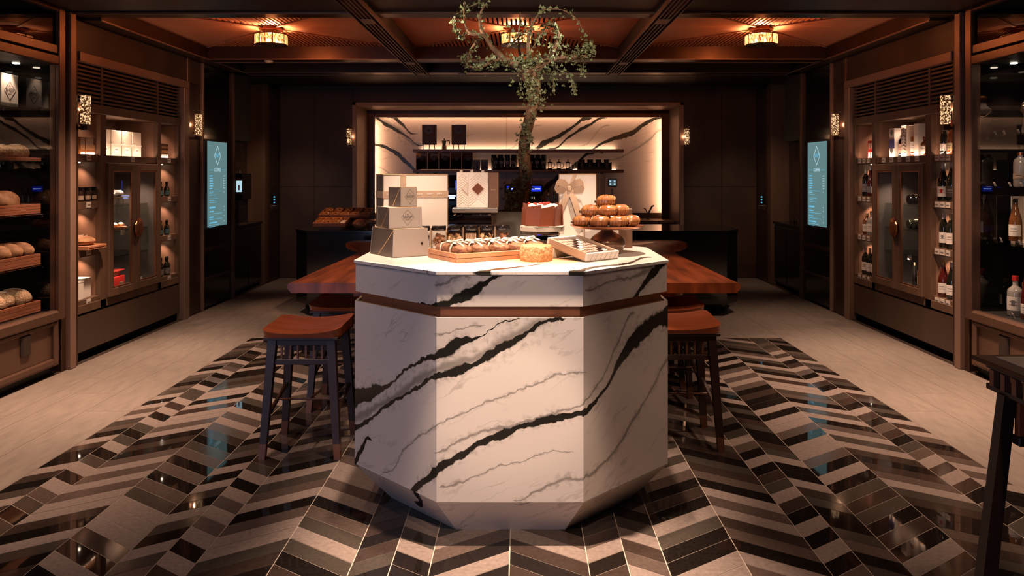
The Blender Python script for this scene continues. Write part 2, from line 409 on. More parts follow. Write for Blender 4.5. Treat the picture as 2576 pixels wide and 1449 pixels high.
    grey = op('MAXIMUM', grey, op('MULTIPLY', fm.outputs['Result'], op('ADD', noise(nsc * .9, 2, 1.6, 2.2), .18)))
    cl = noise(nsc * .8, 4, .22, 5.0)
    mixb = N(nt, 'ShaderNodeMix', data_type='RGBA'); mixb.inputs[6].default_value = (*base, 1); mixb.inputs[7].default_value = (*[c * .72 for c in base], 1)
    L(op('MAXIMUM', cl, 0), mixb.inputs[0])
    m1 = N(nt, 'ShaderNodeMix', data_type='RGBA'); L(mixb.outputs[2], m1.inputs[6]); m1.inputs[7].default_value = (.17, .145, .125, 1)
    g2 = op('MULTIPLY', grey, .75) if grey is not None else 0
    if grey is not None: L(op('MINIMUM', op('MAXIMUM', g2, 0), 1), m1.inputs[0])
    m2 = N(nt, 'ShaderNodeMix', data_type='RGBA'); L(m1.outputs[2], m2.inputs[6]); m2.inputs[7].default_value = (.022, .020, .016, 1)
    L(dark, m2.inputs[0]); L(m2.outputs[2], b.inputs['Base Color'])
    b.inputs['Roughness'].default_value = rough; b.inputs['Specular IOR Level'].default_value = .4
    return m
M['marble'] = marble('veined_white_marble', 'UV', 0, 3, 1.2, [
    ('d', [(0, .44, .045), (.3, .52, .03), (.5, .58, .007), (.9, .70, .010), (1.02, .725, .018), (1.12, .762, .034), (1.22, .785, .014), (1.3, .80, .003), (1.54, .857, .002)]),
    ('d', [(0, .32, .015), (.2, .38, .010), (.48, .484, .012), (.8, .58, .008), (1, .643, .010), (1.15, .66, .022), (1.25, .685, .008), (1.4, .737, .024), (1.6, .79, .009), (1.85, .857, .010)]),
    ('g', [(0, .36, .03), (.48, .50, .03), (1, .665, .03), (1.3, .72, .03), (1.45, .77, .045), (1.7, .83, .03), (1.9, .88, .02)]),
    ('d', [(.55, .09, .018), (.75, .17, .020), (1, .284, .022), (1.19, .35, .016), (1.46, .424, .018), (1.6, .452, .014), (1.75, .475, .026), (2, .507, .016), (2.15, .54, .010), (2.25, .574, .012), (2.43, .679, .030), (2.6, .735, .048), (2.8, .775, .035), (3, .80, .045)]),
    ('g', [(.38, .19, .006), (.65, .32, .008), (1, .457, .008), (1.19, .507, .006), (1.49, .573, .006), (2, .655, .005)]),
    ('g', [(1.55, .17, .006), (1.7, .21, .010), (1.85, .255, .016), (2, .264, .012), (2.28, .30, .014), (2.53, .39, .02), (2.78, .512, .014), (3, .61, .018)]),
    ('g', [(1, .346, .008), (1.16, .404, .010), (1.49, .449, .014), (1.85, .515, .010), (2, .54, .008), (2.2, .62, .010), (2.4, .76, .012), (2.55, .84, .012)]),
    ('g', [(1.0, .80, .005), (1.3, .842, .004)]), ('g', [(1.05, .225, .008), (1.4, .29, .004), (1.9, .36, .003)]),
    ('d', [(0.0, .16, .02), (.1, .24, .03), (.2, .30, .008)]),
    ('d', [(.8, .895, .008), (1.02, .905, .016), (1.2, .945, .024), (1.33, .99, .020), (1.45, 1.03, .006)]),
    ('d', [(2.5, .88, .012), (2.66, .93, .018), (2.82, .985, .024), (3, 1.04, .022)]),
    ('g', [(1.0, .98, .01), (1.2, 1.01, .01)]), ('g', [(2.05, .96, .008), (2.5, .99, .01), (2.8, 1.0, .02)])])
M['marbletop'] = marble('veined_counter_top_marble', 'XY', -.8, .8, 5.0, [
    ('d', [(-.14, 2.90, .03), (-.04, 2.99, .035), (.05, 3.06, .02), (.2, 3.2, .01)]),
    ('d', [(.24, 2.92, .05), (.33, 3.04, .03), (.48, 3.18, .03), (.6, 3.4, .02)]),
    ('g', [(-.36, 2.93, .02), (-.25, 3.05, .015), (-.1, 3.3, .01)])], base=(.84, .77, .70), amp=.015)
M['marbleback'] = marble('veined_niche_marble', 'XZ', -2.2, 2.2, 2.4, [
    ('d', [(-2.1, 2.22, .010), (-1.95, 2.13, .022), (-1.756, 2.02, .020), (-1.6, 1.93, .008), (-1.41, 1.805, .006)]),
    ('g', [(-2.1, 2.2, .04), (-1.756, 2.04, .05), (-1.41, 1.82, .03)]),
    ('d', [(-2.1, 1.82, .012), (-1.84, 1.74, .022), (-1.64, 1.585, .03), (-1.496, 1.44, .02), (-1.24, 1.21, .05)]),
    ('d', [(-1.9, 2.25, .03), (-1.7, 2.13, .02), (-1.5, 1.98, .004)]),
    ('d', [(.25, 1.776, .004), (.33, 1.816, .035), (.556, 1.93, .026), (.788, 2.076, .018), (1.02, 2.21, .03)]),
    ('d', [(.47, 1.76, .008), (.73, 1.93, .012), (1.02, 2.105, .018), (1.25, 2.21, .008)]),
    ('d', [(1.02, 1.74, .008), (1.2, 1.83, .016), (1.366, 1.903, .020), (1.655, 1.99, .032), (1.83, 2.12, .024), (2.1, 2.22, .012)]),
    ('g', [(1.3, 1.60, .008), (1.71, 1.76, .012), (1.915, 1.9, .02), (2.1, 2.04, .02)]),
    ('d', [(.2, 1.05, .03), (.4, 1.2, .035), (.556, 1.325, .03), (.846, 1.53, .028), (1.08, 1.70, .012)]),
    ('g', [(-.2, 1.75, .005), (.1, 1.95, .005), (.3, 2.1, .005)]), ('g', [(-2.1, 1.5, .006), (-1.8, 1.35, .01), (-1.6, 1.2, .006)]),
    ('g', [(.9, 1.8, .006), (1.3, 2.1, .006)])], base=(.56, .40, .33), amp=.012, nsc=3.5, rough=.25, wmul=1.55)

# ================================================================== floor
u = .141
fl = struct(MB().box(-3.2, 3.2, -1.2, 11.6, -.06, -.0015).build('floor', M['grout']))
seams = [0, 2, 3, 4, 6, 8, 9, 10, 12, 14, 15, 16]
Y0, Y1 = 2.0, 6.65
def clip(poly, y, keep_below):
    out = []
    for i in range(len(poly)):
        a, b = poly[i], poly[(i + 1) % len(poly)]
        ia = (a[1] <= y) == keep_below or a[1] == y; ib = (b[1] <= y) == keep_below or b[1] == y
        if ia: out.append(a)
        if ia != ib:
            t = (y - a[1]) / (b[1] - a[1]); out.append((a[0] + t * (b[0] - a[0]), y))
    return out
tiles = []; J = .0019; rt = random.Random(11)
for s in (-1, 1):
    ys = 0.0; d = -1
    for c in range(len(seams) - 1):
        xa, xb = seams[c] * u, seams[c + 1] * u
        dy = d * .70 * (xb - xa)
        prev = -1
        for k in range(-10, 90):
            y = ys + k * .1
            a = xa + J; b = xb - J; sl = d * .70
            f = lambda x: y + sl * (x - xa)
            p = [(a, f(a) + J), (b, f(b) + J), (b, f(b) + .1 - J), (a, f(a) + .1 - J)]
            p = clip(p, Y1, True)
            if len(p) >= 3: p = clip(p, Y0, False)
            ti = rt.choices((0, 1, 2, 3, 4), (.36, .27, .14, .13, .10))[0]
            if ti == prev and rt.random() < .7: ti = (ti + 1 + rt.randrange(3)) % 5
            prev = ti
            if len(p) < 3: continue
            p = [(q[0] * s, q[1]) for q in p]
            if s < 0: p = p[::-1]
            cx = sum(q[0] for q in p) / len(p); cy = sum(q[1] for q in p) / len(p)
            px = VPX + (cx - CX) * FPX / cy; py = VPY + CZ * FPX / cy
            vis = -40 < px < 2600 and py < 1475 and not (900 < px < 1670 and 700 < py < 1160)
            ar = (xb - xa) / cy ** 3 * (1 if vis else 0)
            tiles.append((ar, p, ti))
        ys += dy; d = -d
tiles.sort(key=lambda t: -t[0])
for ar, p, ti in tiles[:300]: MB().prism(p, -.008, 0).build('floor_tile', TILES[ti], fl, recalc=False)
rest = MB(); mi = []
for ar, p, ti in tiles[300:]:
    n0 = len(rest.f); rest.prism(p, -.008, 0); mi += [ti] * (len(rest.f) - n0)
me = bpy.data.meshes.new('chevron_tiles'); me.from_pydata([tuple(v) for v in rest.v], [], rest.f)
for t in TILES: me.materials.append(t)
me.polygons.foreach_set('material_index', mi)
o = link('chevron_tiles', me, fl); o['kind'] = 'stuff'
# taupe planks: side aisles and the back of the room
for s in (-1, 1):
    cs = [16 * u, 2.53, 2.80, 2.93, 3.2]
    for c in range(4):
        y = 1.0 + (.37 * c) % 1.2
        while y < 10.5:
            bi('plank', s * (cs[c] + .0012), s * (cs[c + 1] - .0012), max(y, 1) + .0012, min(y + 1.2, 10.5) - .0012, -.01, 0, M['plank'], fl); y += 1.2
xs = [-16 * u + 2 * u * i for i in range(17)]
for c in range(16):
    y = 6.652 - (.53 * c) % 1.2
    while y < 11.4:
        if y + 1.2 > 6.7: bi('plank', xs[c] + .0012, xs[c + 1] - .0012, max(y, 6.652) + .0012, min(y + 1.2, 11.4) - .0012, -.01, 0, M['plank'], fl)
        y += 1.2
bi('plank', -16 * u, 16 * u, -1.1, 1.998, -.01, 0, M['plank'], fl)
for s in (-1, 1): bi('border_strip', s * 3.2, s * 3.66, -1.1, 10.5, -.01, .0, M['border'], fl)

# ================================================================== walls
for s, n in ((-1, 'left'), (1, 'right')):
    w = MB().box(s * 3.66, s * 3.8, -1.2, 11.6, 0, 2.8).build('wall_' + n, M['wall']); struct(w)
    MB().box(s * 3.215, s * 3.66, 5.70, 7.97, 2.30, 2.66, .003).build('wall_header', M['wall'], w)
    MB().box(s * 3.30, s * 3.66, -1.1, 3.58, 0, 2.66).build('wall_panel', M['wall'], w)
    # wall strip behind the second sconce, alcove end wall, service door
    MB().box(s * 3.215, s * 3.64, 7.60, 7.93, 0, 2.30, .003).build('wall_pier', M['bronze_dk'], w)
    MB().box(s * 3.195, s * 3.25, 7.575, 7.63, 0, 2.53, .004).build('pier_trim', M['bronze'], w)
    MB().box(s * 3.19, s * 3.25, 7.93, 7.965, 0, 2.53, .004).build('pier_trim', M['bronze_lt'], w)
    MB().box(s * 3.22, s * 3.64, 9.93, 10.06, 0, 2.6, .003).build('alcove_end_wall', M['cabwood'], w)
    MB().box(s * 3.45, s * 3.64, 8.86, 9.93, 0, 2.6).build('alcove_back', M['wall'], w)
    MB().box(s * 3.215, s * 3.62, 8.86, 9.4, 1.78, 2.6, .004).build('alcove_bulkhead', M['blackmat'], w)
    dr = struct(MB().box(s * 3.205, s * 3.26, 10.06, 10.49, 0, 2.53, .004).build('door_%d' % (1 if s < 0 else 2), M['bronze_dk']))
    MB().tube([(s * 3.205, 10.16, .98), (s * 3.165, 10.16, .98), (s * 3.165, 10.25, .98)], .009, 8).build('door_handle', M['steel'], dr, True)
    MB().box(s * 3.198, s * 3.206, 10.12, 10.2, .93, 1.04, .002).build('handle_plate', M['bronze'], dr)
    MB().box(s * 3.198, s * 3.206, 10.12, 10.20, 1.01, 1.13, .002).build('lock_plate', M['black'], dr)
    kp = tag(MB().box(s * 3.190, s * 3.206, 10.17, 10.27, .995, 1.13, .003).build('keypad', M['black']),
        'small black access keypad with blue glow on dark door, %s side of the bar' % ('left' if s < 0 else 'right'), 'keypad')
    for i in range(3):
        for j in range(2): MB().box(s * 3.187, s * 3.191, 10.19 + j * .035, 10.205 + j * .035, 1.015 + i * .036, 1.033 + i * .036).build('key_light', M['scrtext'], kp)
wb = struct(MB().box(-3.66, -2.17, 10.5, 10.62, 0, 2.8).box(2.17, 3.66, 10.5, 10.62, 0, 2.8).box(-2.17, 2.17, 10.5, 10.62, 2.315, 2.8).build('wall_back', M['wall']))
for x0, x1 in ((-3.195, -2.74), (-2.735, -2.225), (2.225, 2.735), (2.74, 3.195)):
    MB().box(x0, x1, 10.488, 10.502, .005, 1.22, .002).build('wall_panel', M['wall'], wb)
    MB().box(x0, x1, 10.488, 10.502, 1.226, 2.52, .002).build('wall_panel', M['wall'], wb)
# niche portal
fr = struct(MB().build('trim_1', M['bronze']) if False else MB().box(-2.22, -2.17, 10.44, 10.50, 0, 2.357, .004).box(2.17, 2.22, 10.44, 10.50, 0, 2.357, .004).box(-2.22, 2.22, 10.44, 10.50, 2.315, 2.357, .004).build('trim_1', M['bronze_lt']))
MB().box(-2.2, -2.165, 10.48, 11.2, 0, 2.34).build('reveal_side', M['bronze_lt'], fr)
MB().box(2.165, 2.2, 10.48, 11.2, 0, 2.34).build('reveal_side', M['bronze_lt'], fr)
MB().box(-2.2, 2.2, 10.48, 11.2, 2.31, 2.345).build('reveal_head', M['bronze_lt'], fr)
MB().box(-2.2, -2.06, 11.2, 11.24, .6, 2.345, .003).build('inner_frame', M['bronze_dk'], fr)
MB().box(2.06, 2.2, 11.2, 11.24, .6, 2.345, .003).build('inner_frame', M['bronze_dk'], fr)
MB().box(-2.06, 2.06, 11.2, 11.24, 2.212, 2.345, .003).build('inner_frame', M['bronze_dk'], fr)
wn = struct(MB().box(-2.3, 2.3, 11.36, 11.5, 0, 2.6).build('wall_niche', M['bronze_dk']))
for x0, x1 in ((-2.2, -.172), (-.169, 2.2)): MB().box(x0, x1, 11.345, 11.362, .72, 2.34).build('marble_panel', M['marbleback'], wn, recalc=True)
for x0, x1, y0, y1 in ((-2.3, -2.2, 11.24, 11.4), (2.2, 2.3, 11.24, 11.4)): MB().box(x0, x1, y0, y1, .6, 2.5).build('niche_cheek', M['bronze_dk'], wn)
MB().box(-2.3, 2.3, 11.24, 11.4, 2.345, 2.5).build('niche_top', M['bronze_dk'], wn)
# LED tape behind the inner frame
for x0, x1, z0, z1 in ((-2.05, 2.05, 2.262, 2.272), (-2.13, -2.12, .86, 2.25), (2.12, 2.13, .86, 2.25)):
    MB().box(x0, x1, 11.262, 11.272, z0, z1).build('led_strip', M['led'], fr)
area((0, 11.27, 2.262), (0, 11.35, 2.10), 4.0, .03, 6.5, (1, .64, .40))
for s in (-1, 1): area((s * 2.11, 11.27, 1.5), (s * 1.95, 11.35, 1.5), .03, 1.35, 5.5, (1, .64, .40))

# wall behind the camera, with an added glowing window for the cool light
wf = struct(MB().box(-3.7, 3.7, -1.3, -1.2, 0, 2.8).build('wall_front', M['wall']))

wi = struct(MB().box(-3.15, -1.85, -1.195, -1.17, .2, 2.3).build('added_window_1', emit('added_cool_glow_pane', (.30, .36, .62), .35)))
b_ = MB()
for q in ((-3.22, -3.15, .12, 2.37), (-1.85, -1.78, .12, 2.37), (-3.15, -1.85, .12, .2), (-3.15, -1.85, 2.3, 2.37), (-2.52, -2.48, .2, 2.3)): b_.box(q[0], q[1], -1.2, -1.15, q[2], q[3], .004)
b_.build('added_window_frame', M['bronze_dk'], wi)

# ================================================================== ceiling
cl = struct(MB().box(-3.8, 3.8, -1.3, 11.6, 2.72, 2.85).build('ceiling', M['soffit']))
MB().box(-3.66, 3.66, -1.2, 5.6, 2.565, 2.72).build('soffit', M['soffit'], cl)
MB().box(-3.2, 3.2, 5.6, 5.76, 2.55, 2.72, .003).build('beam', M['bronze_dk'], cl)
MB().box(-3.2, 3.2, 5.592, 5.606, 2.545, 2.56, .002).build('edge_trim', M['bronze'], cl)
for s in (-1, 1):
    MB().box(s * 3.06, s * 3.2, 5.76, 8.95, 2.53, 2.72, .003).build('beam', M['bronze_dk'], cl)
    MB().box(s * 3.052, s * 3.064, 5.76, 8.95, 2.526, 2.537).build('edge_trim', M['bronze_lt'], cl)
    MB().box(s * 3.2, s * 3.66, 7.6, 10.6, 2.56, 2.72).build('soffit', M['soffit'], cl)
MB().box(-3.06, 3.06, 7.70, 7.92, 2.53, 2.72, .003).build('beam', M['bronze_dk'], cl)
for y in (7.697, 7.905): MB().box(-3.06, 3.06, y, y + .014, 2.526, 2.535).build('edge_trim', M['bronze_lt'], cl)
MB().box(-3.2, 3.2, 7.92, 8.7, 2.63, 2.72).build('soffit', M['soffit'], cl)
MB().box(-3.2, 3.2, 8.7, 8.95, 2.53, 2.72, .003).build('beam', M['bronze_dk'], cl)
for y in (8.70, 8.935): MB().box(-3.06, 3.06, y, y + .014, 2.525, 2.534).build('edge_trim', M['bronze'], cl)
MB().box(-3.66, 3.66, 8.95, 10.5, 2.58, 2.72).build('soffit', M['soffit'], cl)
# linear slot track beams
for s, n in ((-1, 'trim_2'), (1, 'trim_3')):
    t = struct(MB().box(s * 1.0, s * 1.15, -1.1, 8.9, 2.535, 2.70).build(n, M['blackmat']))
    for i in range(6):
        x = 1.0 + .0295 * i
        for k in range(7):
            y0 = -1.1 + 1.4286 * k; bi('slot_blade', s * (x - .001), s * (x + .007), y0, y0 + 1.415, 2.512, 2.54, M['bronze_lt'] if 0 < i < 5 else M['bronze'], t)
    for y in (5.62, 7.78, 8.62): bi('track_spot_plate', s * 1.03, s * 1.12, y, y + .16, 2.508, 2.514, M['bronze_lt'], t)
# slatted coffers
for ci, (xa, xb) in enumerate(((-3.06, -1.15), (-1.0, 1.0), (1.15, 3.06))):
    ya, yb = 5.76, 7.70; cx = (xa + xb) / 2; cy = 6.70
    cf = struct(MB().box(xa, xb, ya, yb, 2.70, 2.72).build('ceiling', M['blackmat']))
    hw = (xb - xa) / 2; n = 52; p = 2 * hw / n
    for i in range(n):
        x = xa + (i + .5) * p; t = abs(x - cx) / hw; w = p * .28
        for y0, y1 in ((ya, cy - t * (cy - ya)), (cy + t * (yb - cy), yb)):
            if y1 - y0 > .03: bi('slat', x - w, x + w, y0, y1, 2.655, 2.69, M['ceilwood'], cf)
    m = 26; q = (yb - ya) / m
    for j in range(m):
        y = ya + (j + .5) * q; t = (cy - y) / (cy - ya) if y < cy else (y - cy) / (yb - cy); w = q * .475
        L_ = hw * t
        if hw - L_ > .03:
            bi('board', xa, cx - L_, y - w, y + w, 2.652, 2.69, M['ceilwood'], cf); bi('board', cx + L_, xb, y - w, y + w, 2.652, 2.69, M['ceilwood'], cf)
    for sx in (-1, 1):      # hip battens on the diagonals
        for yy in (ya, yb):
            a = Vector((cx, cy, 2.655)); b = Vector((cx + sx * hw, yy, 2.655)); d = (b - a); nn = Vector((-d.y, d.x, 0)).normalized() * .012
            MB().add([a - nn, a + nn, b + nn, b - nn] + [v + Vector((0, 0, -.012)) for v in (a - nn, a + nn, b + nn, b - nn)],
                     [(0, 1, 2, 3), (4, 7, 6, 5), (0, 4, 5, 1), (1, 5, 6, 2), (2, 6, 7, 3), (3, 7, 4, 0)]).build('hip_batten', M['ceilwood'], cf)
# octagonal ceiling lamps
m, nt, b = new('amber_seeded_glass'); nt.nodes.remove(b); out = nt.nodes['Material Output']
tc = N(nt, 'ShaderNodeTexCoord'); mp = N(nt, 'ShaderNodeMapping'); mp.inputs['Scale'].default_value = (1, 1, .25); nt.links.new(tc.outputs['Object'], mp.inputs[0])
nz = N(nt, 'ShaderNodeTexNoise'); nz.inputs['Scale'].default_value = 160; nt.links.new(mp.outputs[0], nz.inputs['Vector'])
rp = N(nt, 'ShaderNodeValToRGB'); rp.color_ramp.elements[0].position = .42; rp.color_ramp.elements[1].position = .6
rp.color_ramp.elements[0].color = (.12, .04, .014, 1); rp.color_ramp.elements[1].color = (.80, .48, .27, 1); nt.links.new(nz.outputs['Fac'], rp.inputs[0])
tr = N(nt, 'ShaderNodeBsdfTransparent'); tl = N(nt, 'ShaderNodeBsdfTranslucent'); gs = N(nt, 'ShaderNodeBsdfGlossy'); gs.inputs['Roughness'].default_value = .1
for n_ in (tr, tl): nt.links.new(rp.outputs[0], n_.inputs[0])
m1 = N(nt, 'ShaderNodeMixShader'); m1.inputs[0].default_value = .16; nt.links.new(tr.outputs[0], m1.inputs[1]); nt.links.new(tl.outputs[0], m1.inputs[2])
m2 = N(nt, 'ShaderNodeMixShader'); m2.inputs[0].default_value = .06; nt.links.new(m1.outputs[0], m2.inputs[1]); nt.links.new(gs.outputs[0], m2.inputs[2]); nt.links.new(m2.outputs[0], out.inputs[0])
M['lampglass'] = m
for cx, wh in ((-2.105, 'left coffer above the bread aisle'), (0, 'middle coffer behind the ivy tree'), (2.105, 'right coffer above the wine aisle')):
    lp = thing('ceiling_lamp', 'octagonal amber glass ceiling lamp in the ' + wh, 'lamp', (cx, 6.7, 2.655), 0, 'octagonal ceiling lamps')
    c = (cx, 6.7, 0); r = .138; a0 = PI / 8
    MB().lathe([(.10, 2.628), (.10, 2.658)], c, 8, a0).build('canopy', M['copper'], lp)
    MB().lathe([(.072, 2.60), (.072, 2.63)], c, 8, a0).build('neck', M['copper'], lp)
    MB().lathe([(.105, 2.588), (.143, 2.588), (.143, 2.596), (.105, 2.596), (.105, 2.588)], c, 8, a0, cap=False).build('top_plate', M['bronze'], lp)
    MB().lathe([(.143, 2.500), (.143, 2.508)], c, 8, a0).build('bottom_plate', M['bronze'], lp)
    for k in range(8):
        a = a0 + k * PI / 4; b_ = a + PI / 4
        p0 = Vector((cx + r * math.cos(a), 6.7 + r * math.sin(a), 0)); p1 = Vector((cx + r * math.cos(b_), 6.7 + r * math.sin(b_), 0))
        MB().tube([(p0.x, p0.y, 2.505), (p0.x, p0.y, 2.592)], .004, 6).build('post', M['bronze_dk'], lp)
        MB().add([(p0.x, p0.y, 2.506), (p1.x, p1.y, 2.506), (p1.x, p1.y, 2.59), (p0.x, p0.y, 2.59)], [(0, 1, 2, 3)]).build('glass_pane', M['lampglass'], lp)
    for k in range(3):
        a = k * 2 * PI / 3 + .5; bx_, by_ = cx + .045 * math.cos(a), 6.7 + .045 * math.sin(a)
        MB().ell((bx_, by_, 2.545), (.011, .011, .024), 10, 6).build('bulb', M['bulb'], lp, True)
    point((cx, 6.7, 2.548), 42, WARM2, .03)
    for dx, dy in ((.3, 0), (-.3, 0), (0, .3), (0, -.3)): pass
for x, y, z in ((-2.48, 7.8, 2.525), (-.62, 8.8, 2.52)):
    sd = thing('ceiling_sensor', 'small white ceiling sensor on dark beam, %s' % ('left end above the menu screen' if x < -1 else 'in front of the bar niche'), 'sensor', (x, y, z))
    MB().lathe([(.045, .006), (.045, -.004), (.03, -.016), (.012, -.02)], (x, y, z), 12).build('sensor_body', M['white'], sd, True)
    MB().lathe([(.014, -.018), (.010, -.024)], (x, y, z), 10).build('lens', M['blackmat'], sd, True)

# ================================================================== marble island
SIDE = .551; R = SIDE / (2 * math.sin(PI / 8)); OC = Vector((0, 2.926 + SIDE * 1.2071, 0))
def octa(r, k): a = -PI / 2 - PI / 8 + k * PI / 4; return (OC.x + r * math.cos(a), OC.y + r * math.sin(a))
isl = thing('marble_island', 'octagonal white marble island counter with black veins and copper band', 'counter', (OC.x, OC.y, 0))
# corner k .. k+1 : k=0 front face, 1 right-front, 7 left-front
UR = {7: (0, 1), 0: (1, 2), 1: (2, 3), 2: (3, 2), 3: (2, 1), 4: (1, 0), 5: (0, 1), 6: (1, 0)}
def opanel(k, r0, z0, r1, z1, name, th=.012, vo=0):
    p = [(*octa(r0, k), z0), (*octa(r0, k + 1), z0), (*octa(r1, k + 1), z1), (*octa(r1, k), z1)]
    q = [(*octa(r0 - th, k), z0), (*octa(r0 - th, k + 1), z0), (*octa(r1 - th, k + 1), z1), (*octa(r1 - th, k), z1)]
    m = MB().add(p + q, [(0, 1, 2, 3), (7, 6, 5, 4), (0, 4, 5, 1), (1, 5, 6, 2), (2, 6, 7, 3), (3, 7, 4, 0)])
    o = m.build(name, M['marble'], isl); me = o.data; uv = me.uv_layers.new(name='UVMap'); a, b = UR[k]
    tab = [(a, z0), (b, z0), (b, z1), (a, z1)] * 2
    for lp in me.loops: uv.data[lp.index].uv = (tab[lp.vertex_index][0], tab[lp.vertex_index][1] + vo)
    return o
for k in range(8):
    opanel(k, R, .1686, R, .861, 'marble_panel')
    opanel(k, R * .782, .0, R, .1665, 'base_panel', vo=.02)
    opanel(k, R - .004, .901, R - .004, 1.0165, 'fascia_panel')
MB().prism([octa(R - .03, k) for k in range(8)], .85, .905).build('copper_band', M['copperband'], isl)
MB().prism([octa(R - .02, k) for k in range(8)], .80, .855).build('ledge', M['bronze_lt'], isl)
n8 = 8
tp = MB(); a = [octa(R - .004, k) for k in range(8)]; b = [octa(R + .004, k) for k in range(8)]
vs = [(x, y, 1.018) for x, y in a] + [(x, y, 1.022) for x, y in b] + [(x, y, 1.033) for x, y in b] + [(x, y, 1.036) for x, y in a]
fs = [tuple(range(8))[::-1], tuple(range(24, 32))]
for j in range(3): fs += [(j * 8 + i, j * 8 + (i + 1) % 8, (j + 1) * 8 + (i + 1) % 8, (j + 1) * 8 + i) for i in range(8)]
tp.add(vs, fs).build('counter_top', M['marbletop'], isl)
ZT = 1.036

# ================================================================== communal table
tb = thing('communal_table', 'long red-brown live-edge wooden table behind the marble island', 'table', (0, 5.9, 0))
side_pts = [(1.305, 4.50), (1.30, 4.75), (1.295, 5.1), (1.28, 5.6), (1.275, 6.1), (1.29, 6.45), (1.33, 6.66), (1.42, 6.86), (1.50, 7.0), (1.56, 7.12), (1.57, 7.24), (1.54, 7.34), (1.48, 7.37)]
pl = side_pts + [(-x, y) for x, y in side_pts[::-1]]
inn = [(x - .012 * (1 if x > 0 else -1), y) for x, y in pl]
low = [(x - .02 * (1 if x > 0 else -1), y) for x, y in pl]
t_ = MB(); n = len(pl)
vs = [(x, y, .712) for x, y in low] + [(x, y, .735) for x, y in pl] + [(x, y, .762) for x, y in pl] + [(x, y, .770) for x, y in inn]
fs = [tuple(range(n))[::-1], tuple(range(3 * n, 4 * n))]
for j in range(3): fs += [(j * n + i, j * n + (i + 1) % n, (j + 1) * n + (i + 1) % n, (j + 1) * n + i) for i in range(n)]
t_.add(vs, fs).build('table_top', M['tablewood'], tb, True)
for y in (4.95, 6.85):
    MB().box(-.62, .62, y - .06, y + .06, .66, .712, .006).build('cross_rail', M['tablewood'], tb)
    MB().box(-.45, .45, y - .05, y + .05, .04, .66, .008).build('trestle', M['stoolleg'], tb)
    MB().box(-.6, .6, y - .09, y + .09, 0, .04, .006).build('foot', M['stoolleg'], tb)
MB().box(-.95, .95, 4.60, 4.66, .672, .712, .006).build('apron_rail', M['tablewood'], tb)

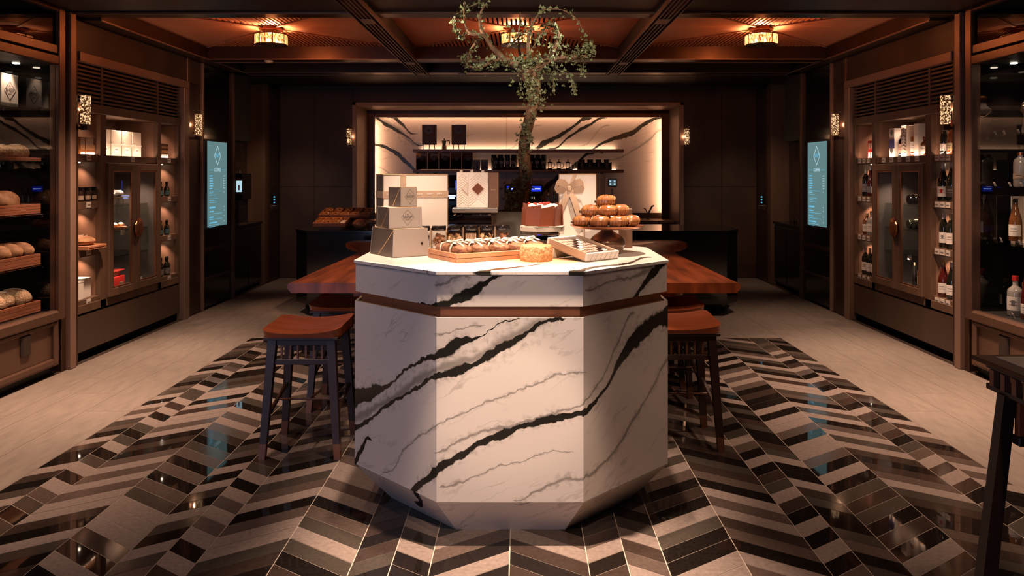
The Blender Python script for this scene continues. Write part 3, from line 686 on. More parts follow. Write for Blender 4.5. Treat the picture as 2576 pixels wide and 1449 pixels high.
# ================================================================== stools
def stool_proto():
    t = bpy.data.objects.new('bar_stool', None); COL.objects.link(t); t.empty_display_size = .05
    # saddle seat, ridges to the left and right, dished in the middle
    nx, ny = 12, 10; vs = []; fs = []
    def top(x, y):
        a = x / .195; return .640 - .022 * (1 - a * a) + .010 * max(0, y / .19) - .012 * max(0, -y / .19 - .4) + .004 * a
    def ext(x, y):
        r = .045; ax, ay = abs(x), abs(y)
        if ax > .195 - r and ay > .19 - r:
            dx, dy = ax - (.195 - r), ay - (.19 - r); m = max(dx, dy) / r
            L = math.hypot(dx, dy) or 1
            return (math.copysign(.195 - r + dx / L * r * m, x), math.copysign(.19 - r + dy / L * r * m, y))
        return (x, y)
    for z in (0, 1):
        for j in range(ny + 1):
            for i in range(nx + 1):
                x = -.195 + .39 * i / nx; y = -.19 + .38 * j / ny; x, y = ext(x, y)
                vs.append((x * (1 if z else .97), y * (1 if z else .97), top(x, y) if z else .592))
    n = (nx + 1) * (ny + 1); I = lambda z, i, j: z * n + j * (nx + 1) + i
    for j in range(ny):
        for i in range(nx):
            fs.append((I(1, i, j), I(1, i + 1, j), I(1, i + 1, j + 1), I(1, i, j + 1))); fs.append((I(0, i, j), I(0, i, j + 1), I(0, i + 1, j + 1), I(0, i + 1, j)))
    for i in range(nx):
        fs.append((I(0, i, 0), I(0, i + 1, 0), I(1, i + 1, 0), I(1, i, 0))); fs.append((I(0, i, ny), I(1, i, ny), I(1, i + 1, ny), I(0, i + 1, ny)))
    for j in range(ny):
        fs.append((I(0, 0, j), I(1, 0, j), I(1, 0, j + 1), I(0, 0, j + 1))); fs.append((I(0, nx, j), I(0, nx, j + 1), I(1, nx, j + 1), I(1, nx, j)))
    MB().add(vs, fs).build('seat', M['seatwood'], t, True, wd=False)
    MB().box(-.185, .185, -.18, .18, .578, .594, .003).build('seat_frame', M['stoolleg'], t, wd=False)
    def lerp(a, b, f): return a + (b - a) * f
    for sx in (-1, 1):
        for sy in (-1, 1):
            P = lambda z: Vector((sx * lerp(.185, .145, z / .58), sy * lerp(.185, .145, z / .58), z))
            def leg(z0, z1, w0, w1):
                m = MB(); 
                vs = []
                for z, w in ((z0, w0), (z1, w1)):
                    c = P(z); vs += [c + Vector((-w, -w, 0)), c + Vector((w, -w, 0)), c + Vector((w, w, 0)), c + Vector((-w, w, 0))]
                return m.add(vs, [(3, 2, 1, 0), (4, 5, 6, 7), (0, 1, 5, 4), (1, 2, 6, 5), (2, 3, 7, 6), (3, 0, 4, 7)])
            l = leg(.072, .58, .0165, .021).build('leg', M['stoolleg'], t, wd=False)
            leg(0, .074, .0155, .017).build('leg_tip', M['stooltip'], l, wd=False)
    def at(z): return .185 + (.145 - .185) * z / .58
    for s in (-1, 1):
        a = at(.47)
        MB().box(-a, a, s * a - .010, s * a + .010, .455, .482, .002).build('lower_rail', M['stoolleg'], t, wd=False)
        MB().box(-at(.56), at(.56), s * at(.56) - .010, s * at(.56) + .010, .548, .578, .002).build('upper_rail', M['stoolleg'], t, wd=False)
        for i in range(6): 
            x = -.1 + .04 * i; MB().box(x - .005, x + .005, s * at(.51) - .005, s * at(.51) + .005, .48, .55).build('spindle', M['stooltip'], t, wd=False)
        b = at(.25); MB().tube([(s * b, -b, .20), (s * b, b, .28)], .012, 6).build('side_stretcher', M['stoolleg'], t, wd=False)
    MB().tube([(-at(.24), 0, .24), (at(.24), 0, .24)], .0055, 8).build('foot_bar', M['stooltip'], t, wd=False)
    MB().tube([(0, 0, .24), (0, at(.2), .23)], .006, 8).build('centre_stretcher', M['stooltip'], t, wd=False)
    return t
def ctree(o, par=None):
    c = o.copy(); COL.objects.link(c); c.parent = par
    for k in list(o.children): ctree(k, c)
    return c
sp0 = stool_proto()
for i, (x, y, r, lab) in enumerate(((-1.045, 4.02, 0, 'front red-seated wooden stool in full view left of the marble island'),
        (-1.02, 4.77, 0, 'red-seated wooden stool tucked under the table behind the front left stool'),
        (.865, 4.12, 0, 'front red-seated wooden stool half hidden behind the right edge of the marble island'),
        (.91, 4.68, 0, 'second red-seated wooden stool on the right, just behind the front right one'),
        (.91, 5.26, 0, 'third red-seated wooden stool on the right, deepest under the table'))):
    o = sp0 if i == 0 else ctree(sp0)
    o.location = (x, y, 0); o.rotation_euler = (0, 0, r); tag(o, lab, 'stool', 'saddle-seat bar stools')

# ================================================================== black bar counter
bc = thing('bar_counter', 'long black lacquered bar counter with chamfered ends in front of the lit niche', 'counter', (0, 8.1, 0))
def bpoly(i): return [(-2.06 + i, 7.65 + i), (2.06 - i, 7.65 + i), (2.22 - i, 7.86 + i * .5), (2.22 - i, 8.45 - i), (2.06 - i, 8.6 - i), (-2.06 + i, 8.6 - i), (-2.22 + i, 8.45 - i), (-2.22 + i, 7.86 + i * .5)]
bp = bpoly(0)
for k in range(8):
    a, b = bp[k], bp[(k + 1) % 8]; a2, b2 = bpoly(.02)[k], bpoly(.02)[(k + 1) % 8]; c0, c1 = bpoly(.13)[k], bpoly(.13)[(k + 1) % 8]
    def slab(p, q, z0, p2, q2, z1, p3, q3, nm):
        MB().add([(*p, z0), (*q, z0), (*q2, z1), (*p2, z1), (*p3, z0), (*q3, z0), (*q3, z1), (*p3, z1)], [(0, 1, 2, 3), (7, 6, 5, 4), (0, 4, 5, 1), (1, 5, 6, 2), (2, 6, 7, 3), (3, 7, 4, 0)]).build(nm, M['black'], bc)
    slab(a, b, .12, a, b, .815, a2, b2, 'front_panel' if k == 0 else 'side_panel')
    slab(c0, c1, 0, a, b, .118, bpoly(.15)[k], bpoly(.15)[(k + 1) % 8], 'plinth_panel')
MB().prism(bpoly(-.006), .818, .842).build('counter_top', M['black'], bc)

# ================================================================== niche back bar
bb = thing('back_bar', 'low dark work counter inside the lit marble niche', 'counter', (0, 11.0, 0))
MB().box(-2.15, 2.15, 10.75, 11.34, 0, .72, .004).build('cabinet_body', M['bronze_dk'], bb)
MB().box(-2.16, 2.16, 10.72, 11.34, .72, .752, .003).build('worktop', M['bronze'], bb)
MB().box(-2.16, 2.16, 11.30, 11.342, .752, .835, .003).build('splash_rail', M['bronze_dk'], bb)
ZB = .752
for z, nm in ((1.748, 'upper'), (1.457, 'lower')):
    sh = thing('wall_shelf', '%s long brown wall shelf across the lit veined marble niche' % nm, 'shelf', (0, 11.2, z))
    MB().box(-1.5, 1.5, 11.06, 11.335, z - .046, z, .003).build('shelf_board', M['bronze'], sh)
    MB().box(-1.42, 1.42, 11.318, 11.326, z, z + .006).build('led_strip', M['led'], sh)
    area((0, 11.31, z + .012), (0, 11.36, z + .2), 2.8, .02, 3.2 if z > 1.6 else 1.2, (1, .70, .46))
    for s in (-1, 0, 1): MB().box(s * 1.2 - .01, s * 1.2 + .01, 11.1, 11.335, z - .06, z - .046).build('bracket', M['bronze_dk'], sh)

# ------------------------------------------------ sconces
m, nt, b = new('crackled_glass_glow'); tc = N(nt, 'ShaderNodeTexCoord'); vo = N(nt, 'ShaderNodeTexVoronoi'); vo.inputs['Scale'].default_value = 95
nz = N(nt, 'ShaderNodeTexNoise'); nz.inputs['Scale'].default_value = 75; nt.links.new(tc.outputs['Object'], nz.inputs['Vector'])
nt.links.new(tc.outputs['Object'], vo.inputs['Vector']); rp = N(nt, 'ShaderNodeValToRGB'); nt.links.new(nz.outputs['Fac'], rp.inputs[0])
rp.color_ramp.elements[0].position = .47; rp.color_ramp.elements[1].position = .60; rp.color_ramp.elements[0].color = (.045, .014, .004, 1); rp.color_ramp.elements[1].color = (1, .60, .30, 1)
nt.links.new(rp.outputs[0], b.inputs['Emission Color']); b.inputs['Emission Strength'].default_value = 1.25; b.inputs['Base Color'].default_value = (.03, .018, .01, 1); b.inputs['Roughness'].default_value = .1
M['crackle'] = m
def sconce(x, y, z0, wall, lab, sc=1.0):   # wall: +-1 x direction of the wall
    t = thing('wall_sconce', lab, 'wall lamp', (x, y, z0), 0, 'crackled glass wall sconces'); h = .21 * sc; w = .027 * sc
    MB().box(x - w, x + w, y - w, y + w, z0, z0 + h, .004).build('glass_shade', M['crackle'], t)
    MB().box(x - w * .95, x + w * .95, y - w * .95, y + w * .95, z0 - .045 * sc, z0 - .001, .003).build('base_block', M['bronze_dk'], t)
    MB().box(x - w, x + w, y - w, y + w, z0 + h, z0 + h + .006, .002).build('top_cap', M['bronze_lt'], t)
    MB().box(min(x, x + wall * .07), max(x, x + wall * .07), y - .012, y + .012, z0 - .04 * sc, z0 - .018 * sc).build('bracket', M['bronze'], t)
    point((x + wall * .034, y + .01, z0 + h * .5), .8, WARM2, .02)
for s, w in ((-1, 'left'), (1, 'right')):
    sconce(s * 3.165, 5.745, 1.765, s, 'near crackled glass sconce over the %s' % ('bread cabinet' if s < 0 else 'wine cabinet'))
    sconce(s * 3.15, 7.72, 1.78, s, 'crackled glass sconce beside the %s menu screen' % w)
    sconce(s * 2.255, 10.42, 1.79, -s, 'small far crackled glass sconce on the %s edge of the niche frame' % w, 1.0)

# ================================================================== wall cabinets, display cases, screens on both sides
CAB = {}
for s, w in ((-1, 'left'), (1, 'right')):
    sx = lambda a, b: (min(s * a, s * b), max(s * a, s * b))
    # --- pilaster between case and cabinet
    p = thing('pilaster', 'tall bronze pilaster between the %s glass case and the wall cabinet' % w, 'pilaster', (s * 3.25, 5.6, 0))
    MB().box(*sx(3.21, 3.66), 5.52, 5.575, 0, 2.565, .003).build('dark_stile', M['bronze_dk'], p)
    MB().box(*sx(3.175, 3.66), 5.575, 5.645, 0, 2.555, .004).build('light_stile', M['bronze_lt'], p)
    MB().box(*sx(3.195, 3.66), 5.645, 5.70, 0, 2.555, .003).build('dark_stile', M['bronze_dk'], p)
    # --- cabinet
    c = thing('display_cabinet', ('tall brown wall cabinet with louvres, bread shelves and glass chiller' if s < 0 else 'tall brown wall cabinet with louvres, wine shelves and glass chiller'), 'cabinet', (s * 3.4, 6.6, 0))
    CAB[s] = c
    MB().box(*sx(3.18, 3.26), 5.70, 7.58, 2.225, 2.295, .004).build('frame_head', M['bronze_lt'], c)
    MB().box(*sx(3.18, 3.26), 7.47, 7.575, 0, 2.225, .004).build('frame_stile', M['bronze_lt'], c)
    MB().box(*sx(3.29, 3.33), 5.70, 7.47, 1.93, 2.225).build('louvre_backing', M['blackmat'], c)
    for i in range(9):
        z = 1.945 + i * .0315
        MB().box(*sx(3.225, 3.262), 5.72, 7.47, z, z + .015, .001).build('louvre_slat', M['cabwood'], c)
    for y in (6.08, 7.01): MB().box(*sx(3.222, 3.27), y - .014, y + .014, 1.93, 2.225).build('louvre_mullion', M['cabwood'], c)
    MB().box(*sx(3.215, 3.62), 5.70, 7.47, 1.862, 1.932, .003).build('header', M['cabwood'], c)
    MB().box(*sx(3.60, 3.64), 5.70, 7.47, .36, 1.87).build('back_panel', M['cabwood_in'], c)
    for y0, y1 in ((5.70, 5.755), (6.055, 6.14), (7.01, 7.075), (7.435, 7.47)):
        MB().box(*sx(3.222, 3.60), y0, y1, .36, 1.862, .002).build('upright', M['cabwood'], c)
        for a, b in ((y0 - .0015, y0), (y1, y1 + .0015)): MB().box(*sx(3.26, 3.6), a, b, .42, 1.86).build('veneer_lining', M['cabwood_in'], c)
    MB().box(*sx(3.222, 3.6), 5.755, 7.435, .36, .42, .002).build('bottom_rail', M['cabwood'], c)
    for y0, y1, zs in ((5.755, 6.055, (1.545, 1.19, .83, .455)), (6.14, 7.01, (1.545,)), (7.075, 7.435, (1.545, 1.19, .83, .455))):
        for z in zs:
            sh = MB().box(*sx(3.235, 3.60), y0, y1, z - (.055 if z > .5 else .036), z, .002).build('shelf', M['cabwood'], c)
            ntag = {(-1, 0): 1, (1, 0): 3, (-1, 1): 1, (1, 1): 5}[(s, 1 if y1 - y0 > .5 else 0)]
            for k in range(ntag):
                yc = y0 + (y1 - y0) * (k + 1) / (ntag + 1); 
                MB().box(*sx(3.227, 3.234), yc - .028, yc + .028, z - .046, z - .004).build('price_tag', M['silver'], sh)
                MB().box(*sx(3.2255, 3.2275), yc - .018, yc + .018, z - .03, z - .022).build('tag_print', M['ink'], sh)
            if z > 1.5: area((s * 3.243, (y0 + y1) / 2, 1.552), (s * 3.40, (y0 + y1) / 2, 1.70), y1 - y0 - .04, .008, .42 * (y1 - y0) / .3, WARM)
            if z > 1.5 and y1 - y0 > .5: spot((s * 3.275, (y0 + y1) / 2, 1.855), (s * 3.42, (y0 + y1) / 2, 1.5), 9, 150, .8, WARM, .02)
            else:
                if z > 1.5: spot((s * 3.38, y1 - .1, 1.855), (s * 3.46, y1 - .12, 1.5), 3.5, 120, .7, WARM, .02)
                if z > .5:
                    zz = z - .062
                    MB().lathe([(.014, 0), (.014, .006)], (s * 3.36, y1 - .06, zz), 10).build('downlight', M['dl'], sh)
                    spot((s * 3.36, y1 - .06, zz - .004), (s * 3.45, y1 - .1, z - .4), 5.0, 130, .7, WARM, .015)
    # chiller
    MB().box(*sx(3.24, 3.6), 6.14, 6.165, .42, 1.49).build('chiller_side', M['innersteel'], c)
    MB().box(*sx(3.24, 3.6), 6.985, 7.01, .42, 1.49).build('chiller_side', M['innersteel'], c)
    MB().box(*sx(3.585, 3.60), 6.165, 6.985, .42, 1.49).build('chiller_back', M['taupe'], c)
    for z in (.445, .72, .93, 1.14): MB().box(*sx(3.30, 3.585), 6.17, 6.98, z - .012, z, .001).build('chiller_shelf', M['steel'] if z < .5 else M['shelfglass'], c)
    for y in (6.36, 6.8):
        spot((s * 3.34, y, 1.47), (s * 3.42, y, .4), 18, 100, .7, NEUT, .02)
    for z in (1.13, .71): spot((s * 3.31, 6.58, z - .02), (s * 3.45, 6.6, z - .3), 6, 140, .8, NEUT, .02)
    for y0, y1 in ((6.145, 6.575), (6.58, 7.008)):
        b_ = MB(); f = .062
        for q in ((y0, y0 + f, .425, 1.485), (y1 - f, y1, .425, 1.485), (y0 + f, y1 - f, .425, .425 + f), (y0 + f, y1 - f, 1.485 - f, 1.485)): b_.box(*sx(3.20, 3.232), *q, .004)
        d = b_.build('door', M['cabwood'], c)
        MB().box(*sx(3.212, 3.216), y0 + f, y1 - f, .425 + f, 1.485 - f).build('door_glass', M['glass'], d)
        b_ = MB()
        for q in ((y0 + f, y0 + f + .012, .487, 1.423), (y1 - f - .012, y1 - f, .487, 1.423), (y0 + f, y1 - f, .487, .499), (y0 + f, y1 - f, 1.411, 1.423)): b_.box(*sx(3.204, 3.211), *q, .001)
        b_.build('glazing_bead', M['copper'], d)
    hd = MB(); poly = []
    for k in range(8):
        a = PI / 8 + k * PI / 4; poly.append((.066 * math.cos(a), .084 * math.sin(a)))
    n = 8; vs = []
    for dd, sc in ((3.198, .75), (3.182, 1.0), (3.172, 1.0), (3.163, .62)): vs += [(s * dd, 6.5775 + p_[0] * sc, .946 + p_[1] * sc) for p_ in poly]
    fs = [tuple(range(8)), tuple(range(24, 32))[::-1]]
    for j in range(3): fs += [(j * 8 + i, j * 8 + (i + 1) % 8, (j + 1) * 8 + (i + 1) % 8, (j + 1) * 8 + i) for i in range(8)]
    hd.add(vs, fs).build('handle', M['copper'], c)
    for y0, y1 in ((5.70, 6.10), (6.104, 6.575), (6.579, 7.03), (7.034, 7.47)): MB().box(*sx(3.228, 3.3), y0, y1, .072, .345, .002).build('lower_panel', M['panelwood'], c)
    MB().box(*sx(3.34, 3.6), 5.70, 7.47, 0, .072).build('plinth', M['blackmat'], c)
    # --- glass display case
    g = thing('glass_case', ('bronze-framed glass bread case at the left edge of the picture' if s < 0 else 'bronze-framed glass spirits case at the right edge of the picture'), 'display case', (s * 3.4, 4.55, 0))
    MB().box(*sx(3.60, 3.66), 3.6, 5.52, .40, 2.56).build('back_lining', M['casein'], g)
    MB().box(*sx(3.24, 3.60), 5.462, 5.52, .40, 2.56).build('end_lining', M['casein'], g)
    MB().box(*sx(3.24, 3.60), 3.58, 3.62, .40, 2.56).build('end_lining', M['casein'], g)
    MB().box(*sx(3.24, 3.60), 3.62, 5.462, .41, .44).build('case_floor', M['blackmat'], g)
    MB().box(*sx(3.24, 3.60), 3.62, 5.462, 2.16, 2.30).build('case_top', M['blackmat'], g)
    MB().box(*sx(3.18, 3.25), 5.445, 5.52, .38, 2.565, .005).build('frame_stile', M['bronze'], g)
    MB().box(*sx(3.18, 3.25), 3.56, 3.63, .38, 2.565, .005).build('frame_stile', M['bronze'], g)
    MB().box(*sx(3.175, 3.25), 3.63, 5.445, .375, .448, .012).build('bottom_rail', M['bronze'], g)
    MB().box(*sx(3.18, 3.25), 3.63, 5.445, 2.16, 2.225, .006).build('transom', M['bronze_dk'], g)
    MB().box(*sx(3.19, 3.25), 3.63, 5.445, 2.235, 2.30, .006).build('transom', M['bronze_dk'], g)
    MB().box(*sx(3.18, 3.25), 3.63, 5.445, 2.53, 2.565, .004).build('head_rail', M['bronze_dk'], g)
    MB().box(*sx(3.205, 3.212), 3.63, 5.445, .448, 2.16).build('front_glass', M['glass'], g)
    MB().box(*sx(3.205, 3.212), 3.63, 5.445, 2.30, 2.53).build('upper_smoked_glass', M['smoke'], g)
    MB().box(*sx(3.5, 3.6), 3.63, 5.445, 2.30, 2.53).build('upper_lining', M['casein'], g)
    # drawer
    MB().box(*sx(3.215, 3.62), 3.6, 5.50, .055, .375, .004).build('drawer_carcass', M['bronze'], g)
    d = MB().box(*sx(3.208, 3.216), 3.75, 5.40, .12, .345, .002).build('drawer', M['bronze'], g)
    b_ = MB()
    for q in ((3.70, 3.75, .075, .375), (5.40, 5.45, .075, .375), (3.75, 5.40, .075, .12), (3.75, 5.40, .345, .375)): b_.box(*sx(3.186, 3.216), *q, .008)
    b_.build('drawer_moulding', M['bronze'], d)
    MB().box(*sx(3.192, 3.215), 5.06, 5.16, .20, .345, .012).build('pull_tab', M['leather'], d)
    MB().box(*sx(3.26, 3.6), 3.6, 5.5, 0, .055).build('toe_kick', M['blackmat'], g)
    zs = (1.86, 1.487, 1.12, .765) if s < 0 else (1.662, 1.311, .933)
    for z in zs:
        sh = MB().box(*sx(3.27, 3.58), 3.63, 5.455, z - .010, z, .001).build('glass_shelf', M['shelfglass'], g)
        for y in (5.43, 4.75):
            for q in (3.29, 3.56): MB().lathe([(.007, -.022), (.007, -.010)], (s * q, y, z), 8).build('shelf_stud', M['chrome'], sh)
    for y in (5.35, 5.1, 4.75):
        MB().lathe([(.022, 0), (.022, .006)], (s * 3.42, y, 2.154), 12).build('downlight', M['dl'], g)
    spot((s * 3.42, 5.3, 2.15), (s * 3.42, 5.28, 0), 9, 80, .6, NEUT, .02)
    spot((s * 3.42, 4.85, 2.15), (s * 3.42, 4.9, 0), 9, 90, .6, NEUT, .02)
    for z in zs[:-1] if s < 0 else zs: spot((s * 3.26, 5.0, z - .03), (s * 3.5, 5.2, z - .33), 1.5, 120, .8, NEUT, .02)
    if s < 0: spot((s * 3.26, 5.0, zs[-1] - .03), (s * 3.5, 5.2, .45), 1.5, 120, .8, NEUT, .02)
    # --- black glass panel with menu screen
    q = thing('glass_partition', 'tall glossy black glass partition holding the %s menu screen' % w, 'partition', (s * 3.22, 8.4, 0))
    MB().box(*sx(3.21, 3.3), 7.968, 8.75, .02, 2.53, .003).build('black_panel', M['black'], q)
    MB().box(*sx(3.185, 3.3), 8.75, 8.80, 0, 2.53, .003).build('end_post', M['bronze'], q)
    MB().box(*sx(3.20, 3.3), 8.80, 8.855, 0, 2.53, .003).build('end_post', M['blackmat'], q)
    MB().box(*sx(3.195, 3.215), 8.0, 8.75, .60, .64, .003).build('ledge_rail', M['bronze_dk'], q)
    MB().box(*sx(3.195, 3.215), 8.0, 8.75, .30, .33, .003).build('ledge_rail', M['bronze_dk'], q)
    mn = thing('menu_screen', 'tall lit teal coffee menu screen on the %s black partition' % w, 'screen', (s * 3.17, 8.23, .85))
    xs_ = 3.160
    MB().box(*sx(3.164, 3.21), 7.955, 8.51, .83, 1.755, .004).build('bezel', M['blackmat'], mn)
    MB().box(*sx(xs_, 3.165), 7.972, 8.49, .85, 1.735).build('display', M['screen'], mn)
    YC = 8.231; fx = s * (xs_ - .0008)
    rot = (PI / 2, 0, PI / 2) if s < 0 else (PI / 2, 0, -PI / 2)
    def bar(y0, y1, z, h, mat=None, nm='menu_line'):   # y0..y1 measured left to right as read
        a, b = (YC + y0, YC + y1) if s < 0 else (YC - y0, YC - y1)
        MB().box(*sx(xs_ - .001, xs_ + .001), min(a, b), max(a, b), z, z + h).build(nm, mat or M['scrtext'], mn)
    dm = [(0, .098), (.085, 0), (0, -.098), (-.085, 0)]; cz = 1.59
    for i in range(4):
        a, b = dm[i], dm[(i + 1) % 4]
        MB().tube([(fx, YC + a[0], cz + a[1]), (fx, YC + b[0], cz + b[1])], .0025, 4).build('logo_diamond', M['scrwhite'], mn)
    text('SHOP', (fx, YC, 1.59), .052, M['scrtext'], mn, rot, wd=True)
    text('COFFEE', (fx, YC, 1.44), .052, M['scrwhite'], mn, rot, wd=True)
    bar(-.22, -.12, 1.438, .003); bar(.12, .22, 1.438, .003)
    rr = random.Random(3)
    z = 1.372
    for k in range(6):
        L_ = rr.uniform(.07, .11); bar(-.215, -.215 + L_, z, .011); bar(.165, .178, z, .009, M['scrwhite']); bar(.195, .205, z, .009, M['scrwhite']); z -= .026
    for L_, h in ((.30, .004), (.09, .010), (.15, .004), (0, 0), (.22, .004), (.14, .004), (.2, .004), (0, 0), (0, 0), (.15, .017), (0, 0), (.11, .012), (.34, .004), (0, 0), (.11, .012), (.34, .004), (0, 0), (.2, .013), (.27, .004), (.14, .004)):
        if h: bar(-.215, -.215 + L_, z, h); 
        if h > .009: bar(.17, .182, z + .004, .009, M['scrwhite'])
        z -= .0195
# alcove furniture
for s, w in ((-1, 'left'), (1, 'right')):
    sx = lambda a, b: (min(s * a, s * b), max(s * a, s * b))
    t = thing('alcove_cabinet', 'black low cabinet in the %s alcove beyond the menu screen' % w, 'cabinet', (s * 3.34, 9.35, 0))
    MB().box(*sx(3.24, 3.44), 8.9, 9.85, .04, .77, .004).build('carcass', M['blackmat'], t)
    MB().box(*sx(3.228, 3.45), 8.88, 9.87, .77, .80, .003).build('cabinet_top', M['black'], t)
    for y in (8.92, 9.39): MB().box(*sx(3.232, 3.242), y, y + .44, .07, .74, .002).build('door', M['black'], t)
t = thing('coffee_machine', 'black drink machine with small lit display on the left alcove cabinet', 'drink machine', (-3.30, 9.15, .80))
MB().box(-3.40, -3.20, 8.98, 9.26, .80, 1.10, .006).build('machine_body', M['blackmat'], t)
MB().box(-3.40, -3.16, 8.97, 9.27, 1.10, 1.40, .01).build('machine_head', M['black'], t)
MB().box(-3.24, -3.15, 8.962, 8.97, 1.16, 1.34, .004).build('display_bezel', M['bronze_dk'], t)
d = MB().box(-3.228, -3.165, 8.958, 8.963, 1.19, 1.32).build('display', M['scrwhite'], t)
MB().box(-3.205, -3.19, 8.955, 8.959, 1.21, 1.27).build('display_drink', M['redb'], d)
MB().tube([(-3.36, 9.0, 1.40), (-3.36, 9.0, 1.45), (-3.2, 9.0, 1.45), (-3.2, 9.0, 1.41)], .008, 6).build('top_handle', M['steel'], t)
MB().box(-3.30, -3.19, 8.97, 9.2, .80, .83, .003).build('drip_tray', M['steel'], t)
for i in range(3):
    x = 3.27 + .055 * (i % 2); y = 9.0 + .09 * i
    t = thing('water_glass', ('left', 'middle', 'right')[i] + ' small water glass on the right alcove cabinet', 'glass', (x, y, .80), 0, 'water glasses in the right alcove')
    MB().lathe([(.024, 0), (.03, .10), (.028, .10), (.022, .008)], (x, y, .80), 14).build('tumbler', M['acrylic'], t, True)
    MB().lathe([(.021, .008), (.0255, .05)], (x, y, .80), 12).build('water', M['shelfglass'], t, True)

# ================================================================== goods on the marble island
def diamond(parent, cx, y, cz, hw, hh, mat, r=.0006, nm='logo_diamond'):
    P = [(cx, y, cz + hh), (cx + hw, y, cz), (cx, y, cz - hh), (cx - hw, y, cz)]
    b = MB()
    for i in range(4): b.tube([P[i], P[(i + 1) % 4]], r, 4)
    return b.build(nm, mat, parent, wd=False)
def carton(label, loc, rot, w, d, h, taper=0, logo=1.0, group=None, name='gift_box', body='silver', side='taupe', crease=True, dot=False):
    t = thing(name, label, 'box', loc, rot, group)
    tw = taper
    vs = [(0, 0, 0), (w, 0, 0), (w, d, 0), (0, d, 0), (tw, tw, h), (w - tw, tw, h), (w - tw, d - tw, h), (tw, d - tw, h)]
    MB().add(vs, [(3, 2, 1, 0), (4, 5, 6, 7), (0, 1, 5, 4), (1, 2, 6, 5), (2, 3, 7, 6), (3, 0, 4, 7)]).build('carton_body', M[body], t, wd=False)
    # folded left flap with a slanted crease
    e = .0012
    MB().add([(-e, .002, .002), (-e, d - .002, .002), (tw - e, d - tw - .002, h - .002), (tw - e, tw + .002, h - .002)], [(0, 3, 2, 1)]).build('side_flap', M[side], t, wd=False)
    if crease: MB().tube([(-.0022, d * .62, .003), (tw - .0022, .006, h - .004)], .0014, 4).build('crease', M['goldline'], t, wd=False)
    b = MB(); q = [Vector(v) for v in vs]
    for i, j in ((0, 1), (0, 3), (0, 4), (4, 5), (4, 7), (1, 5), (3, 7)): b.tube([q[i], q[j]], .0014, 4)
    b.build('edging', M['goldline'], t, wd=False)
    if logo:
        cx, cz = w * .56, h * .52; k = logo
        diamond(t, cx, -.0012, cz, .030 * k, .036 * k, M['ink'])
        text('SHOP', (cx, -.0014, cz), .017 * k, M['ink'], t)
        b = MB(); b.box(cx - .004 * k, cx + .004 * k, -.0016, -.0006, cz + .012 * k, cz + .0132 * k); b.box(cx - .011 * k, cx + .011 * k, -.0016, -.0006, cz - .012 * k, cz - .011 * k); b.build('logo_lines', M['ink'], t, wd=False)
    if dot:
        b = MB().prismy([(w * .78, h * .46 + .008), (w * .78 + .006, h * .46), (w * .78, h * .46 - .008), (w * .78 - .006, h * .46)], -.0016, -.0006); b.build('seal', M['darkchoc'], t, wd=False)
    return t
r1 = math.atan2(.53, .85)
carton('large silver carton at the bottom of the three-box stack on the island', (-.512, 3.37, ZT), math.radians(35), .18, .235, .122, .008, 0, 'silver carton stack', dot=True)
carton('medium silver carton with diamond SHOP logo, middle of the stack', (-.538, 3.425, ZT + .1225), math.radians(31), .156, .14, .092, .002, 1.0, 'silver carton stack')
carton('smallest silver cube carton with diamond SHOP logo, top of the stack', (-.495, 3.485, ZT + .215), math.radians(46), .09, .092, .088, .001, .95, 'silver carton stack')
# big ivory gift box with printed ribbon
t = thing('gift_box', 'big ivory gift box with tan printed ribbon behind the carton stack', 'box', (-.63, 3.80, ZT), math.radians(26))
MB().box(0, .335, 0, .125, 0, .36, .002).build('box_body', M['cream'], t, wd=False)
MB().box(.004, .331, -.0016, 0, .02, .354).build('lid_face', M['white'], t, wd=False)
b = MB(); [b.tube([p, q], .0022, 4) for p, q in (((0, 0, .36), (.335, 0, .36)), ((0, 0, 0), (0, 0, .36)), ((.335, 0, 0), (.335, 0, .36)), ((0, 0, .36), (0, .125, .36)))]; b.build('edging', M['goldline'], t, wd=False)
rb = MB().box(-.002, .337, -.0032, .127, .245, .278).build('ribbon', M['tan'], t, wd=False)
MB().box(.085, .115, -.0026, .02, .30, .3615).build('lid_tab', M['tan'], t, wd=False)
for i in range(6): text('SHOP', (.03 + i * .052, -.0038, .262), .0115, M['inkw'], rb)
MB().add([(-.001, .003, .003), (-.001, .122, .003), (-.001, .122, .357), (-.001, .003, .357)], [(0, 3, 2, 1)]).build('box_side', M['taupe'], t, wd=False)
# advent-style ivory box with two diamond windows on an acrylic stand
st = thing('display_stand', 'clear acrylic riser under the ivory herringbone box', 'stand', (-.19, 4.02, ZT))
MB().box(-.305, -.075, 3.93, 4.11, 1.205, 1.228, .003).build('stand_top', M['steel'], st)
MB().box(-.30, -.08, 3.935, 4.105, 1.188, 1.204, .002).build('stand_rim', M['acrylic'], st)
for x in (-.285, -.095):
    for y in (3.95, 4.09): MB().box(x - .009, x + .009, y - .009, y + .009, ZT, 1.188).build('leg', M['acrylic'], st)
t = thing('gift_box', 'ivory herringbone chocolate box with two diamond windows on acrylic riser', 'box', (-.285, 3.965, 1.2285), 0)
MB().box(0, .158, 0, .10, 0, .178, .001).build('box_body', M['white'], t, wd=False)
MB().box(.160, .212, .006, .104, 0, .178, .001).build('open_door', M['bronze'], t, wd=False)
MB().box(.057, .0585, -.001, .001, .004, .174).build('door_gap', M['ink'], t, wd=False)
b = MB()
